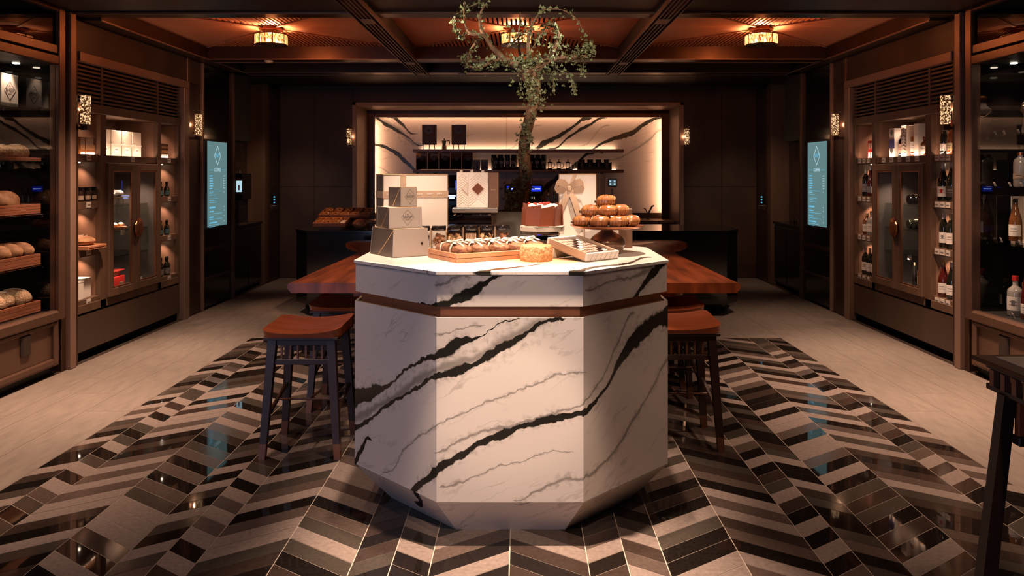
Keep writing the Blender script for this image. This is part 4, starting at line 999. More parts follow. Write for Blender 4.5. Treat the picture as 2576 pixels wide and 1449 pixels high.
for x0, x1 in ((.004, .054), (.062, .154)):
    n = int((x1 - x0) / .012)
    for k in range(13):
        z = .008 + k * .0128; xm = (x0 + x1) / 2
        for sg, xa, xb in ((1, x0, xm), (-1, xm, x1)):
            z0_, z1_ = (z, z + (xm - x0) * .8) if sg > 0 else (z + (xm - x0) * .8, z)
            if max(z0_, z1_) < .174: b.tube([(xa, -.0006, z0_), (xb, -.0006, z1_)], .0004, 3)
b.build('herringbone_print', M['goldline'], t, wd=False)
for cx, sg in ((.057, -1), (.107, 1)):
    pts = [(cx, .095 + .034), (cx + .034, .095), (cx, .095 - .034), (cx - .034, .095)] if sg > 0 else [(cx, .095 + .034), (cx, .095 - .034), (cx - .034, .095)]
    wf_ = MB().prismy(pts, -.002, .001).build('window', M['tan'], t, wd=False)
    MB().prismy([(cx + (p[0] - cx) * .86 - (0 if sg > 0 else .001), .095 + (p[1] - .095) * .86) for p in pts], -.003, .001).build('window_pane', M['choc'] if sg > 0 else M['silver'], wf_, wd=False)
for x in (.02, .075, .13): MB().box(x - .008, x + .008, .03, .046, .178, .19, .001).build('ribbon_tab', M['cream'], t, wd=False)
text('SHOP', (.186, .005, .09), .010, M['goldline'], t)
# white gift box with a bow, and a lower white box
t = thing('gift_box', 'tall white gift box with champagne satin bow behind the chocolate cake', 'box', (.235, 3.98, ZT), 0)
MB().box(0, .19, 0, .06, 0, .362, .001).build('box_body', M['white'], t, wd=False)
MB().add([(.191, -.0, 0), (.25, .13, 0), (.25, .13, .362), (.191, 0, .362), (.18, .02, 0), (.24, .14, 0), (.24, .14, .362), (.18, .02, .362)], [(0, 1, 2, 3), (7, 6, 5, 4), (0, 4, 5, 1), (1, 5, 6, 2), (2, 6, 7, 3), (3, 7, 4, 0)]).build('open_lid', M['bronze'], t, wd=False)
b = MB(); [b.tube([p, q], .002, 4) for p, q in (((0, 0, .362), (.19, 0, .362)), ((.19, 0, 0), (.19, 0, .362)), ((0, 0, 0), (0, 0, .362)))]; b.build('edging', M['goldline'], t, wd=False)
bow = MB(); kx, kz, ky = .052, .288, -.008
bow.ribbon([(kx + .03, -.003, .361), (kx + .016, -.004, .33), (kx, ky, kz)], .024, (1, 0, .45))
for sg in (-1, 1):
    bow.ribbon([(kx, ky, kz), (kx + sg * .028, ky - .022, kz + .028), (kx + sg * .058, ky - .026, kz + .034), (kx + sg * .072, ky - .02, kz + .018), (kx + sg * .06, ky - .012, kz - .006), (kx + sg * .03, ky - .004, kz - .008), (kx, ky, kz)], .036, (sg * -.25, -.2, 1))
bow.ribbon([(kx, ky, kz), (kx - .02, ky - .006, kz - .05), (kx - .045, ky - .004, kz - .11), (kx - .055, ky - .002, kz - .15)], .030, (1, 0, -.35))
bow.ribbon([(kx, ky, kz), (kx + .022, ky - .008, kz - .05), (kx + .045, ky - .012, kz - .12), (kx + .064, ky - .006, kz - .178)], .030, (1, 0, .35))
bow.box(kx - .011, kx + .011, ky - .012, ky + .004, kz - .012, kz + .013, .004)
bow.build('bow', M['cream2'] if False else M['tan'], t, True, wd=False)
for p, q in (((.06, -.002, .01), (.13, -.002, .09)), ((.11, -.002, .22), (.16, -.002, .15)), ((.13, -.002, .09), (.185, -.002, .04))): MB().tube([p, q], .0006, 3).build('print_line', M['ink'], t, wd=False)
t = thing('gift_box', 'plain white square gift box behind the croissant stand', 'box', (.352, 3.80, ZT), 0)
MB().box(0, .165, 0, .12, 0, .195, .001).build('box_body', M['white'], t, wd=False)
MB().box(.166, .235, .02, .13, 0, .192, .001).build('open_lid', M['bronze'], t, wd=False)
b = MB(); [b.tube([p, q], .0018, 4) for p, q in (((0, 0, .195), (.165, 0, .195)), ((0, 0, 0), (0, 0, .195)), ((.165, 0, 0), (.165, 0, .195)))]; b.build('edging', M['goldline'], t, wd=False)
diamond(t, .105, -.0012, .055, .05, .055, M['ink'], .0005)
# loaf tray
t = thing('wooden_tray', 'shallow orange-brown wooden tray of wrapped loaves at the front of the island', 'tray', (-.219, 3.165, ZT), math.atan2(.19, .30))
TW, TD = .46, .27
MB().box(.004, TW - .004, .004, TD - .004, .004, .012).build('tray_floor', M['tray'], t, wd=False)
for x0, x1, y0, y1 in ((0, TW, 0, .012), (0, TW, TD - .012, TD), (0, .012, .012, TD - .012), (TW - .012, TW, .012, TD - .012)):
    MB().box(x0, x1, y0, y1, .019, .038, .0015).build('upper_rail', M['tray'], t, wd=False)
    MB().box(x0 + .001, x1 - .001, y0 + .001, y1 - .001, 0, .0175, .0015).build('lower_rail', M['tray'], t, wd=False)
TR = Matrix.Translation((-.219, 3.165, ZT)) @ Matrix.Rotation(math.atan2(.19, .30), 4, 'Z')
names = ('first', 'second', 'third', 'fourth', 'fifth')
def loafshape(p):
    q = Vector(p); e = .45
    q.x = math.copysign(abs(q.x) ** .55, q.x); q.y = math.copysign(abs(q.y) ** .5, q.y)
    q.z = math.copysign(abs(q.z) ** .6, q.z); return q
for i in range(5):
    rr = random.Random(20 + i); P = TR @ Vector((.056 + i * .088, .135 - .004 * i, .012))
    lf = thing('wrapped_loaf', '%s cellophane-wrapped fruit loaf with cream bow, counted from the left of the tray' % names[i], 'loaf', P, math.atan2(.19, .30) + rr.uniform(-.05, .05), 'wrapped loaves on the wooden tray')
    lf.scale = (1, 1, .80)
    m = MB().ell((0, 0, .036), (.041, .112, .034), 20, 12, loafshape)
    for v in m.v: v += Vector((rr.uniform(-1, 1), rr.uniform(-1, 1), rr.uniform(-1, 1))) * .0022
    m.build('loaf', M['loafcut'], lf, True, wd=False)
    w = MB().ell((0, 0, .037), (.0425, .118, .0365), 18, 10, loafshape)
    for v in w.v: v += Vector((rr.uniform(-1, 1), rr.uniform(-1, 1), rr.uniform(-1, 1) * .6)) * .003
    w.build('cellophane', M['wrap'], lf, False, wd=False)
    rb = MB()
    for yy in (-.045, .04): rb.ribbon([(-.042, yy, .006), (-.042, yy, .05), (-.034, yy, .072), (-.01, yy * .6, .078), (.01, yy * .6, .078), (.034, yy, .072), (.042, yy, .05), (.042, yy, .006)], .013, (0, 1, 0), .0012)
    rb.ribbon([(0, -.107, .02), (0, -.10, .06), (0, -.05, .077), (0, .05, .077), (0, .1, .06)], .013, (1, 0, 0), .0012)
    rb.build('ribbon', M['cream'], lf, wd=False)
    bw = MB(); c = Vector((0, -.005, .081))
    for sg in (-1, 1):
        bw.ribbon([c, c + Vector((sg * .012, -.012, .008)), c + Vector((sg * .032, -.018, .011)), c + Vector((sg * .040, -.014, .004)), c + Vector((sg * .028, -.008, -.003)), c], .016, (.3 * sg, 1, .3), .0012)
        bw.ribbon([c, c + Vector((sg * .02, -.03, .003)), c + Vector((sg * .03, -.058, -.006))], .014, (1, .35 * sg, 0), .0012)
    bw.box(-.007, .007, -.012, .002, .078, .088, .003).build('bow', M['cream'], lf, True, wd=False)
# cookie jars
cont = ('choc', 'tray', 'paper', 'tan', 'paper', 'loafcut')
what = ('dark cocoa biscuits', 'golden granola', 'broken oat biscuits', 'upright almond slices', 'round pale cookies', 'chopped brown nuts')
for i in range(6):
    x = -.437 + .0775 * i; y = 3.80 + .012 * i
    j = thing('glass_jar', 'square glass jar of %s with black lid behind the loaf tray' % what[i], 'jar', (x, y, ZT), 0, 'black-lidded jars in a row')
    MB().box(-.035, .035, -.035, .035, 0, .086, .008).build('jar_glass', M['acrylic'], j, wd=False)
    rr = random.Random(50 + i); m = MB()
    for k in range(34):
        px, py, pz = rr.uniform(-.024, .024), rr.uniform(-.024, .024), rr.uniform(.008, .066)
        if i == 3: a0 = len(m.v); m.box(px - .003, px + .003, py - .004, py + .012, .006, .072); 
        elif i in (2, 4):
            a0 = len(m.v); m.lathe([(.012, -.003), (.012, .003)], (0, 0, 0), 8); m.xf(Matrix.Translation((px, py, pz)) @ Matrix.Rotation(rr.uniform(0, 3), 4, 'X') @ Matrix.Rotation(rr.uniform(0, 3), 4, 'Y'), a0)
        else:
            a0 = len(m.v); m.box(-.008, .008, -.006, .006, -.005, .005, .002); m.xf(Matrix.Translation((px, py, pz)) @ Matrix.Rotation(rr.uniform(0, 3), 4, 'X') @ Matrix.Rotation(rr.uniform(0, 3), 4, 'Z'), a0)
    k_ = m.build('jar_filling', M[cont[i]], j, wd=False); k_['kind'] = 'stuff'
    MB().lathe([(.034, .088), (.035, .09), (.035, .108), (.033, .111)], (0, 0, 0), 20).build('lid', M['black'], j, True, wd=False)
    MB().box(-.0385, -.0355, -.030, .030, .0, .10).build('label_strip', M['goldline'], j, wd=False)
# cheese on paper
t = tag(MB().prism([(-.045, 3.245), (.04, 3.165), (.175, 3.135), (.275, 3.20), (.25, 3.36), (.05, 3.40)], ZT, ZT + .0012).build('paper_sheet', M['paper']), 'sheet of tan paper under the round ochre cheese', 'paper')
t = thing('cheese_wheel', 'round ochre cheese wheel with knobbly rind standing on tan paper', 'cheese', (.105, 3.26, ZT + .0012))
m = MB(); nA, prof = 72, []
for k in range(11): 
    f = k / 10; prof.append((.066 + .003 * math.sin(f * PI), f * .062))
rr = random.Random(5); rings = [(.05, .0)] + prof + [(.060, .066), (.052, .064), (.03, .063)]
m.lathe(rings, (0, 0, 0), nA)
for idx, v in enumerate(m.v):
    if 2 * nA <= idx < 12 * nA:
        rgt = rr.uniform(-.0022, .0022); d = Vector((v.x, v.y, 0)).normalized(); v += d * rgt + Vector((0, 0, rr.uniform(-.0012, .0012)))
m.build('cheese_body', M['cheese'], t, True, wd=False)
# chocolate box, tilted open
t = thing('chocolate_box', 'open ivory chocolate box tilted toward the viewer with rows of dark chocolates', 'chocolate box', (.31, 3.204, ZT))
t.rotation_euler = (math.radians(13), 0, math.radians(43))
BW, BD = .20, .24
def cb(x0, x1, y0, y1, z0, z1, nm, mt_, bv=.0012): return MB().box(x0, x1, y0, y1, z0, z1, bv).build(nm, mt_, t, wd=False)
cb(0, BW, 0, BD, .0, .006, 'box_floor', M['tan'])
cb(0, BW, 0, .012, 0, .036, 'front_wall', M['white']); cb(0, BW, BD - .012, BD, 0, .036, 'back_wall', M['white'])
cb(0, .012, .012, BD - .012, 0, .036, 'side_wall', M['tan']); cb(BW - .012, BW, .012, BD - .012, 0, .036, 'side_wall', M['tan'])
cb(.012, BW - .012, .012, BD - .012, .006, .014, 'dark_insert', M['darkchoc'])
for i in range(6):
    for k in range(7):
        x = .028 + i * .0288; y = .030 + k * .030; c_ = (i * 3 + k * 2) % 5
        cb(x - .0115, x + .0115, y - .0105, y + .0105, .014, .026, 'chocolate', M['pinkchoc'] if c_ in (0, 1, 3) else (M['white'] if c_ == 2 else M['darkchoc']), .002)
b = MB()
cb(.0, BW, BD - .05, BD - .02, -.042, -.001, 'prop_block', M['white'])
for k in range(6): b.tube([(.02 + k * .03, -.0008, .006), (.034 + k * .03, -.0008, .032)], .0005, 3)
b.build('front_print', M['ink'], t, wd=False)
# croissant stand
PC = Vector((.435, 3.575, ZT))
t = thing('cake_stand', 'brown pedestal cake stand with wide copper plate on the right of the island', 'cake stand', PC)
MB().lathe([(.055, 0), (.068, .004), (.075, .02), (.082, .042), (.080, .06), (.066, .078), (.045, .092), (.030, .102), (.026, .108), (.036, .115), (.04, .116)], (0, 0, 0), 32).build('pedestal', M['choc'] if False else mt('brown_turned_pedestal', (.17, .085, .05), .25, .35, .2, 6, (1, 1, .3), coat=.3), t, True, wd=False)
MB().lathe([(.04, .113), (.12, .114), (.150, .118), (.168, .127), (.169, .129), (.160, .124), (.145, .121), (.03, .121)], (0, 0, 0), 40).build('plate', M['copper'], t, True, wd=False)
def pain(p):
    q = Vector(p); q.x = math.copysign(abs(q.x) ** .8, q.x); q.y = math.copysign(abs(q.y) ** .75, q.y); return q
pp = [(-.115, -.02, 0, .3), (-.04, -.07, 0, -.5), (.045, -.065, 0, .25), (.11, -.02, 0, .9), (-.065, .06, 0, 1.1), (.03, .06, 0, .4), (-.075, -.005, 1, .2), (0, -.03, 1, -.3), (.062, .015, 1, .7), (-.005, .0, 2, .1)]
pos = ('lowest left', 'front left of the bottom layer', 'front right of the bottom layer', 'lowest right', 'back left of the bottom layer', 'back right of the bottom layer', 'left in the second layer', 'front in the second layer', 'right in the second layer', 'topmost on the pile')
for (x, y, lv, a), ps in zip(pp, pos):
    z = .1215 + (0, .047, .092)[lv]
    o = thing('chocolate_croissant', 'golden chocolate croissant, %s on the copper stand' % ps, 'pastry', PC + Vector((x, y, z)), a, 'chocolate croissants on the copper stand')
    m = MB(); NA, NX_ = 20, 34; vs = []; fs = []
    for i in range(NX_ + 1):
        k = -1 + 2 * i / NX_; base_ = max(0, 1 - abs(k) ** 3.2) ** .5; ph = abs(k) * 4.2
        rg = 1 - .13 * (ph % 1.0) * (0 if abs(k) > .97 else 1)
        for j in range(NA):
            a_ = 2 * PI * j / NA; q_ = rg * (1 + .03 * math.sin(a_ * 2 + k * 5))
            vs.append((k * .047 + .004 * math.sin(a_), .033 * base_ * q_ * math.cos(a_), max(.002, .027 + .029 * base_ * q_ * math.sin(a_))))
    for i in range(NX_):
        for j in range(NA): fs.append((i * NA + j, i * NA + (j + 1) % NA, (i + 1) * NA + (j + 1) % NA, (i + 1) * NA + j))
    fs += [tuple(range(NA)), tuple(range(NX_ * NA, (NX_ + 1) * NA))]
    m.add(vs, fs)
    m.build('pastry_body', M['pastry'], o, True, wd=False)
    for yy in (-.010, .012): MB().tube([(-.046, yy, .022), (-.05, yy, .0225)], .0055, 8).build('chocolate_stick', M['darkchoc'], o, True, wd=False)
    b = MB()
    for q in (): b.tube([(q * .047 + .01 * math.cos(f), -.0335 * math.cos(f) * (1 - q * q) ** .4, .03 + .028 * math.sin(f) * (1 - q * q * .6)) for f in [k * PI / 8 for k in range(9)]], .0014, 5)
# chocolate cake on stand
PK = Vector((.145, 3.80, ZT))
t = thing('cake_stand', 'clear low cake stand with grey marble plate under the chocolate cake', 'cake stand', PK)
MB().lathe([(.105, .088), (.108, .09), (.108, .108), (.105, .110)], (0, 0, 0), 32).build('marble_plate', M['concrete'], t, True, wd=False)
MB().lathe([(.100, .070), (.106, .072), (.106, .086)], (0, 0, 0), 32).build('glass_plate', M['acrylic'], t, True, wd=False)
MB().lathe([(.118, .1105), (.118, .1125)], (.005, -.004, 0), 6, .3).build('cake_card', M['cream'], t, wd=False)
for k in range(4):
    a = PI / 4 + k * PI / 2; MB().tube([(.075 * math.cos(a), .075 * math.sin(a), 0), (.075 * math.cos(a), .075 * math.sin(a), .07)], .008, 8).build('leg', M['acrylic'], t, True, wd=False)
t = thing('chocolate_cake', 'round milk-chocolate panelled cake topped with cream and red berries', 'cake', PK + Vector((0, 0, .1126)))
MB().lathe([(.078, .002), (.080, .08), (.075, .094), (.05, .098)], (0, 0, 0), 28).build('sponge', M['cream2'], t, True, wd=False)
for k in range(8):
    a = -PI / 2 + .25 + k * PI / 4; h = .098 + .006 * (k % 3); w0, w1 = .042, .038 + .003 * (k % 2)
    m = MB().add([(-w0, -.003, 0), (w0, -.003, 0), (w1, -.003, h), (-w1 * .8, -.003, h - .012), (-w0, .003, 0), (w0, .003, 0), (w1, .003, h), (-w1 * .8, .003, h - .012)], [(0, 1, 2, 3), (7, 6, 5, 4), (0, 4, 5, 1), (1, 5, 6, 2), (2, 6, 7, 3), (3, 7, 4, 0)])
    m.xf(Matrix.Translation((.087 * math.cos(a), .087 * math.sin(a), 0)) @ Matrix.Rotation(a + PI / 2 + .12, 4, 'Z')).build('chocolate_panel', M['choc'], t, wd=False)
rr = random.Random(9)
for k in range(20):
    a = rr.uniform(0, 2 * PI); d = rr.uniform(.01, .07); MB().ell((d * math.cos(a), d * math.sin(a), .102 + rr.uniform(0, .006)), (.008,) * 3, 8, 5).build('berry', M['redb'], t, True, wd=False)
b = MB()
for k in range(7):
    a = k * .9; b.ell((.058 * math.cos(a), .058 * math.sin(a), .097), (.018, .016, .010), 10, 6)
b.build('cream_dollops', M['cream2'], t, True, wd=False)

# ================================================================== ivy tree in planter on the table
TY = 4.86; TZ = .77
t = thing('planter', 'round grey concrete planter standing on the red-brown table', 'planter', (.0, TY, TZ))
MB().lathe([(.125, 0), (.135, .01), (.145, .395), (.135, .40), (.13, .37)], (0, 0, 0), 32).build('pot', M['concrete'], t, True, wd=False)
m = MB(); rr = random.Random(4)
m.ell((0, 0, .375), (.132, .132, .03), 30, 10)
for v in m.v: v += Vector((rr.uniform(-1, 1), rr.uniform(-1, 1), rr.uniform(-1, 1))) * .005
mo = m.build('moss', M['moss'], t, wd=False); mo['kind'] = 'stuff'
tree = thing('ivy_tree', 'gnarled brown tree trunk wound with green ivy rising to the ceiling', 'tree', (.0, TY, TZ + .40))
rt = random.Random(31)
def T(px, py, dy=0): return W(px, py, TY + dy)
trunk = [T(1298, 535), T(1303, 510), T(1314, 472), T(1321, 430), T(1318, 385), T(1323, 335), T(1336, 285), T(1344, 245), T(1340, 212), T(1330, 180)]
trad = [.085, .068, .048, .036, .034, .034, .034, .038, .046, .050]
def subdiv(path, rad, k=4):
    P = []; Rr = []
    for i in range(len(path) - 1):
        for j in range(k):
            f = j / k; a, b = path[i], path[i + 1]
            p0 = path[max(i - 1, 0)]; p3 = path[min(i + 2, len(path) - 1)]
            q = .5 * ((2 * a) + (b - p0) * f + (2 * p0 - 5 * a + 4 * b - p3) * f * f + (3 * a - p0 - 3 * b + p3) * f ** 3)
            P.append(q); Rr.append(rad[i] + (rad[i + 1] - rad[i]) * f)
    P.append(path[-1]); Rr.append(rad[-1]); return P, Rr
P, Rr = subdiv(trunk, trad, 4)
m = MB().tube(P, Rr, 14)
for v in m.v: v += Vector((rt.uniform(-1, 1), rt.uniform(-1, 1), 0)) * .005
m.build('trunk', M['bark'], tree, True)
br = [
    ([(1330, 190), (1300, 165), (1267, 147), (1236, 116), (1217, 89), (1186, 85), (1170, 62), (1168, 4)], (.032, .025, .018, .014, .011, .009, .006, .003), (0, -.03, -.06, -.08, -.1, -.12, -.14, -.16)),
    ([(1217, 89), (1209, 70), (1207, 38), (1222, 10)], (.013, .010, .007, .003), (-.1, -.06, -.02, .02)),
    ([(1282, 160), (1250, 150), (1212, 168), (1182, 168), (1168, 152), (1160, 140)], (.020, .014, .010, .007, .005, .003), (.0, .08, .12, .14, .14, .14)),
    ([(1182, 168), (1180, 140), (1196, 110), (1217, 92)], (.007, .008, .009, .01), (.14, .06, 0, -.08)),
    ([(1336, 185), (1365, 160), (1398, 148), (1437, 143), (1483, 139), (1491, 124), (1468, 112)], (.036, .024, .016, .010, .006, .004, .003), (0, -.04, -.06, -.05, 0, .04, .08)),
    ([(1370, 160), (1395, 120), (1406, 89), (1392, 66), (1367, 60)], (.018, .012, .009, .006, .003), (-.02, -.1, -.14, -.16, -.16)),
    ([(1332, 170), (1329, 116), (1332, 77), (1352, 39), (1367, 25), (1414, 25), (1452, 50), (1468, 89)], (.02, .012, .009, .006, .005, .004, .003, .002), (.05, .08, .1, .1, .1, .08, .04, 0)),
    ([(1318, 175), (1305, 116), (1309, 31)], (.014, .008, .003), (.06, .14, .16)),
    ([(1275, 120), (1300, 100), (1320, 80)], (.006, .004, .003), (.1, .12, .14))]
paths = []
for pts, rad, dys in br:
    pw = [T(x, y, d) for (x, y), d in zip(pts, dys)]; P, Rr = subdiv(pw, rad, 4); paths.append(P)
    m = MB().tube(P, Rr, 8)
    for v in m.v: v += Vector((rt.uniform(-1, 1), rt.uniform(-1, 1), rt.uniform(-1, 1))) * .0016
    m.build('branch', M['bark'], tree, True)
vines = [([(1205, 6), (1170, 23), (1147, 39), (1141, 70), (1150, 82), (1166, 95)], -.14), ([(1398, 172), (1429, 190), (1440, 210), (1448, 232)], -.05), ([(1385, 180), (1392, 205), (1394, 236)], -.06),
    ([(1483, 147), (1468, 160), (1462, 178), (1458, 193)], .02), ([(1437, 143), (1460, 125), (1485, 118), (1492, 130)], -.04), ([(1340, 120), (1360, 90), (1380, 60), (1400, 70), (1410, 110)], -.12),
    ([(1290, 520), (1278, 500), (1285, 470), (1300, 450)], -.1), ([(1280, 520), (1300, 480), (1320, 455), (1330, 430)], -.09), ([(1320, 440), (1312, 400), (1330, 370)], -.04), ([(1310, 385), (1336, 350), (1320, 320), (1350, 285)], -.05), ([(1340, 260), (1352, 230), (1325, 205)], -.06)]
for pts, dy in vines:
    pw = [T(x, y, dy + rt.uniform(-.02, .02)) for x, y in pts]; P, Rr = subdiv(pw, [.0035] * len(pw), 5); paths.append(P)
    MB().tube(P, Rr, 5).build('vine', M['vine'], tree, True)
# ivy leaves
LV = [(0, 0, 0), (-.35, -.12, .02), (-.55, .28, -.06), (-.24, .42, .03), (0, 1.0, -.10), (.24, .42, .03), (.55, .28, -.06), (.35, -.12, .02), (0, .3, .05)]
LF = [(8, 0, 1), (8, 1, 2), (8, 2, 3), (8, 3, 4), (8, 4, 5), (8, 5, 6), (8, 6, 7), (8, 7, 0)]
lme = bpy.data.meshes.new('ivy_leaf'); lme.from_pydata(LV, [], LF); lme.materials.append(M['leaf'])
leaves = []
def leaf_at(p, sc):
    q = Matrix.Rotation(rt.uniform(0, 2 * PI), 4, 'Z') @ Matrix.Rotation(rt.uniform(.3, 2.2), 4, 'X') @ Matrix.Rotation(rt.uniform(-.5, .5), 4, 'Y')
    leaves.append(Matrix.Translation(p) @ q @ Matrix.Scale(sc, 4))
for i, P in enumerate(paths):
    big = i < len(br); k = (50, 26, 90, 34, 110, 60, 48, 20, 16)[i] if big else (95, 50, 40, 34, 50, 64, 60, 64, 40, 70, 60)[i - len(br)]
    for _ in range(k):
        f = rt.random(); 
        if big: f = f ** .8
        j = min(int(f * (len(P) - 1)), len(P) - 2); p = P[j].lerp(P[j + 1], rt.random())
        leaf_at(p + Vector((rt.gauss(0, .014), rt.gauss(0, .016), rt.gauss(-.004, .014))), rt.uniform(.013, .027))
def cluster(px, py, sx_, sy_, n, dy=-.03, dd=.05, sc=(.013, .027)):
    for _ in range(n): leaf_at(T(px + rt.gauss(0, sx_), py + rt.gauss(0, sy_), dy + rt.gauss(0, dd)), rt.uniform(*sc))
cluster(1322, 160, 34, 13, 150); cluster(1362, 170, 28, 14, 120); cluster(1280, 158, 28, 12, 90); cluster(1334, 215, 20, 20, 130, -.05, .03); cluster(1346, 258, 12, 16, 60, -.045, .025)
cluster(1318, 348, 9, 22, 60, -.04, .02); cluster(1308, 485, 16, 28, 90, -.07, .03, (.012, .024)); cluster(1285, 505, 12, 16, 60, -.1, .03, (.012, .022)); cluster(1210, 165, 24, 10, 60, .1, .03); cluster(1440, 140, 26, 10, 70)
cluster(1310, 95, 22, 16, 26, .08, .06, (.018, .03)); cluster(1350, 80, 25, 25, 22, .04, .06, (.018, .03)); cluster(1395, 130, 16, 16, 50, -.08)
for L_ in leaves[:300]:
    o = link('ivy_leaf', lme, tree); o.matrix_basis = L_
b = MB()
for L_ in leaves[300:]: b.add([L_ @ Vector(v) for v in LV], LF)
o = b.build('ivy_foliage', M['leaf'], tree, recalc=False); o['kind'] = 'stuff'

# ================================================================== slatted console at the right edge
t = thing('console_table', 'dark wooden console table with slatted apron and stone top, right foreground', 'table', (1.75, 1.75, 0))
MB().box(1.285, 2.35, 1.25, 2.155, .888, .900, .002).build('table_top', M['bronze_dk'], t)
MB().box(1.33, 2.31, 1.29, 2.12, .899, .9035, .001).build('stone_inlay', M['stonetop'], t)
MB().box(1.31, 2.32, 1.27, 2.13, .872, .889, .002).build('upper_rail', M['stoolleg'], t)
MB().box(1.31, 2.32, 1.27, 2.13, .815, .830, .002).build('lower_rail', M['stoolleg'], t)
for y in [1.29 + .047 * i for i in range(18)]: MB().box(1.306, 1.322, y, y + .018, .829, .873, .001).build('apron_slat', M['stooltip'], t)
for x in [1.33 + .047 * i for i in range(21)]: MB().box(x, x + .018, 2.118, 2.134, .829, .873, .001).build('apron_slat', M['stooltip'], t)
for x, y, lx, ly in ((1.318, 2.05, -.075, .03), (1.318, 1.32, -.075, -.03), (2.28, 2.05, .06, .03), (2.28, 1.32, .06, -.03)):
    w0, w1 = .021, .016
    vs = [(x + lx + a * w0, y + ly + b_ * w0, 0) for a, b_ in ((-1, -1), (1, -1), (1, 1), (-1, 1))] + [(x + a * w1, y + b_ * w1, .82) for a, b_ in ((-1, -1), (1, -1), (1, 1), (-1, 1))]
    MB().add(vs, [(3, 2, 1, 0), (4, 5, 6, 7), (0, 1, 5, 4), (1, 2, 6, 5), (2, 3, 7, 6), (3, 0, 4, 7)]).build('leg', M['stoolleg'], t)
MB().box(1.337, 2.27, 2.03, 2.05, .715, .814, .002).build('back_panel', M['orange'], t)
MB().box(1.335, 2.27, 2.025, 2.06, .69, .715, .003).build('stretcher', M['stoolleg'], t)
tg = thing('glass_tray', 'low clear glass dish lying on the dark console table', 'tray', (1.62, 2.0, .9035))
MB().box(1.45, 1.9, 1.93, 2.09, .9035, .908, .001).build('dish_base', M['acrylic'], tg)
b = MB(); [b.box(*q) for q in ((1.45, 1.9, 1.93, 1.935, .908, .928), (1.45, 1.9, 2.085, 2.09, .908, .928), (1.45, 1.455, 1.935, 2.085, .908, .928), (1.895, 1.9, 1.935, 2.085, .908, .928))]; b.build('dish_rim', M['acrylic'], tg)

# ================================================================== bottles and shelf goods
def arc_label(r, z0, z1, a0, a1, mat, parent, nm='paper_label', n=10):
    vs = []; fs = []
    for i in range(n + 1):
        a = a0 + (a1 - a0) * i / n; c, s_ = math.cos(a), math.sin(a)
        vs += [(r * c, r * s_, z0), (r * c, r * s_, z1)]
    for i in range(n): fs.append((2 * i, 2 * i + 2, 2 * i + 3, 2 * i + 1))
    return MB().add(vs, fs).build(nm, mat, parent, True, wd=False)
BOT = {  # profile (r, z), label z range
    'wine': ([(.034, 0), (.037, .006), (.037, .17), (.034, .195), (.020, .225), (.0145, .24), (.0140, .285)], (.045, .135), (.0146, .225, .295)),
    'burg': ([(.038, 0), (.041, .006), (.041, .13), (.036, .165), (.022, .21), (.015, .24), (.0142, .285)], (.035, .115), (.0148, .232, .295)),
    'flute': ([(.032, 0), (.035, .006), (.034, .15), (.022, .24), (.0135, .29), (.0130, .325)], (.04, .11), (.0138, .27, .33)),
    'spirit': ([(.040, 0), (.043, .006), (.043, .14), (.040, .155), (.018, .175), (.015, .18), (.015, .215)], (.035, .115), (.018, .205, .235)),
    'small': ([(.021, 0), (.023, .004), (.023, .07), (.018, .085), (.009, .095), (.0085, .115)], (.014, .055), (.011, .108, .135)),
    'crock': ([(.036, 0), (.040, .006), (.041, .15), (.037, .175), (.022, .19), (.015, .195), (.015, .205)], (.05, .085), (.019, .203, .222)),
}
def bottle(label, kind, x, y, z, glass, lab, cap, face, group=None, sc=1.0, name='bottle', lab2=None):
    prof, lz, cp = BOT[kind]
    t = thing(name, label, 'bottle', (x, y, z), 0, group)
    P = [(r * sc, h * sc) for r, h in prof]
    MB().lathe(P, (0, 0, 0), 16).build('bottle_glass', M[glass], t, True, wd=False)
    MB().lathe([(cp[0] * sc, cp[1] * sc), (cp[0] * sc, cp[2] * sc - .002), (cp[0] * sc * .9, cp[2] * sc)], (0, 0, 0), 14).build('cap', M[cap], t, True, wd=False)
    if lab:
        arc_label(P[2][0] * 1.015, lz[0] * sc, lz[1] * sc, face - 1.15, face + 1.15, M[lab], t)
        r_ = P[2][0] * 1.02; zz = (lz[0] + (lz[1] - lz[0]) * .6) * sc
        arc_label(r_, zz, zz + .006 * sc, face - .5, face + .4, M['ink'], t, 'label_print', 5); arc_label(r_, zz - .018 * sc, zz - .014 * sc, face - .6, face + .55, M['ink'], t, 'label_print', 5)
        if lab2: arc_label(r_ * 1.004, zz - .02 * sc, zz + .012 * sc, face - .25, face + .2, M[lab2], t, 'label_motif', 4)
    return t
FL, FR = -.75, PI + .75        # facing of labels on the left / right wall (toward the room and camera)
# right cabinet: columns near (5.755..6.055), far (7.075..7.435)
def xr(d): return d
G = 'bottles on the right wall cabinet shelves'
bottle('tall dark liqueur bottle with long white label on the top shelf nearest the pilaster', 'flute', 3.285, 5.985, 1.545, 'winegreen', 'labelw', 'redb', FR, G, .78)
bottle('dark liqueur bottle with cream label, second on the top shelf near the pilaster', 'flute', 3.275, 5.875, 1.545, 'amber', 'foily', 'redb', FR, G, .78)
bottle('black wine bottle with white cap and red-dot label in the near column', 'burg', 3.285, 5.995, 1.19, 'winegreen', 'labelw', 'foilw', FR, G, .98, lab2='red')
bottle('champagne bottle with dark shield label and crinkled foil neck, near column', 'burg', 3.285, 5.875, 1.19, 'winegreen', 'leather', 'silver', FR, G, 1.02)
bottle('wine bottle with square black print on white label, third shelf of near column', 'wine', 3.285, 5.985, .83, 'winegreen', 'labelw', 'foilw', FR, G, .92, lab2='ink')
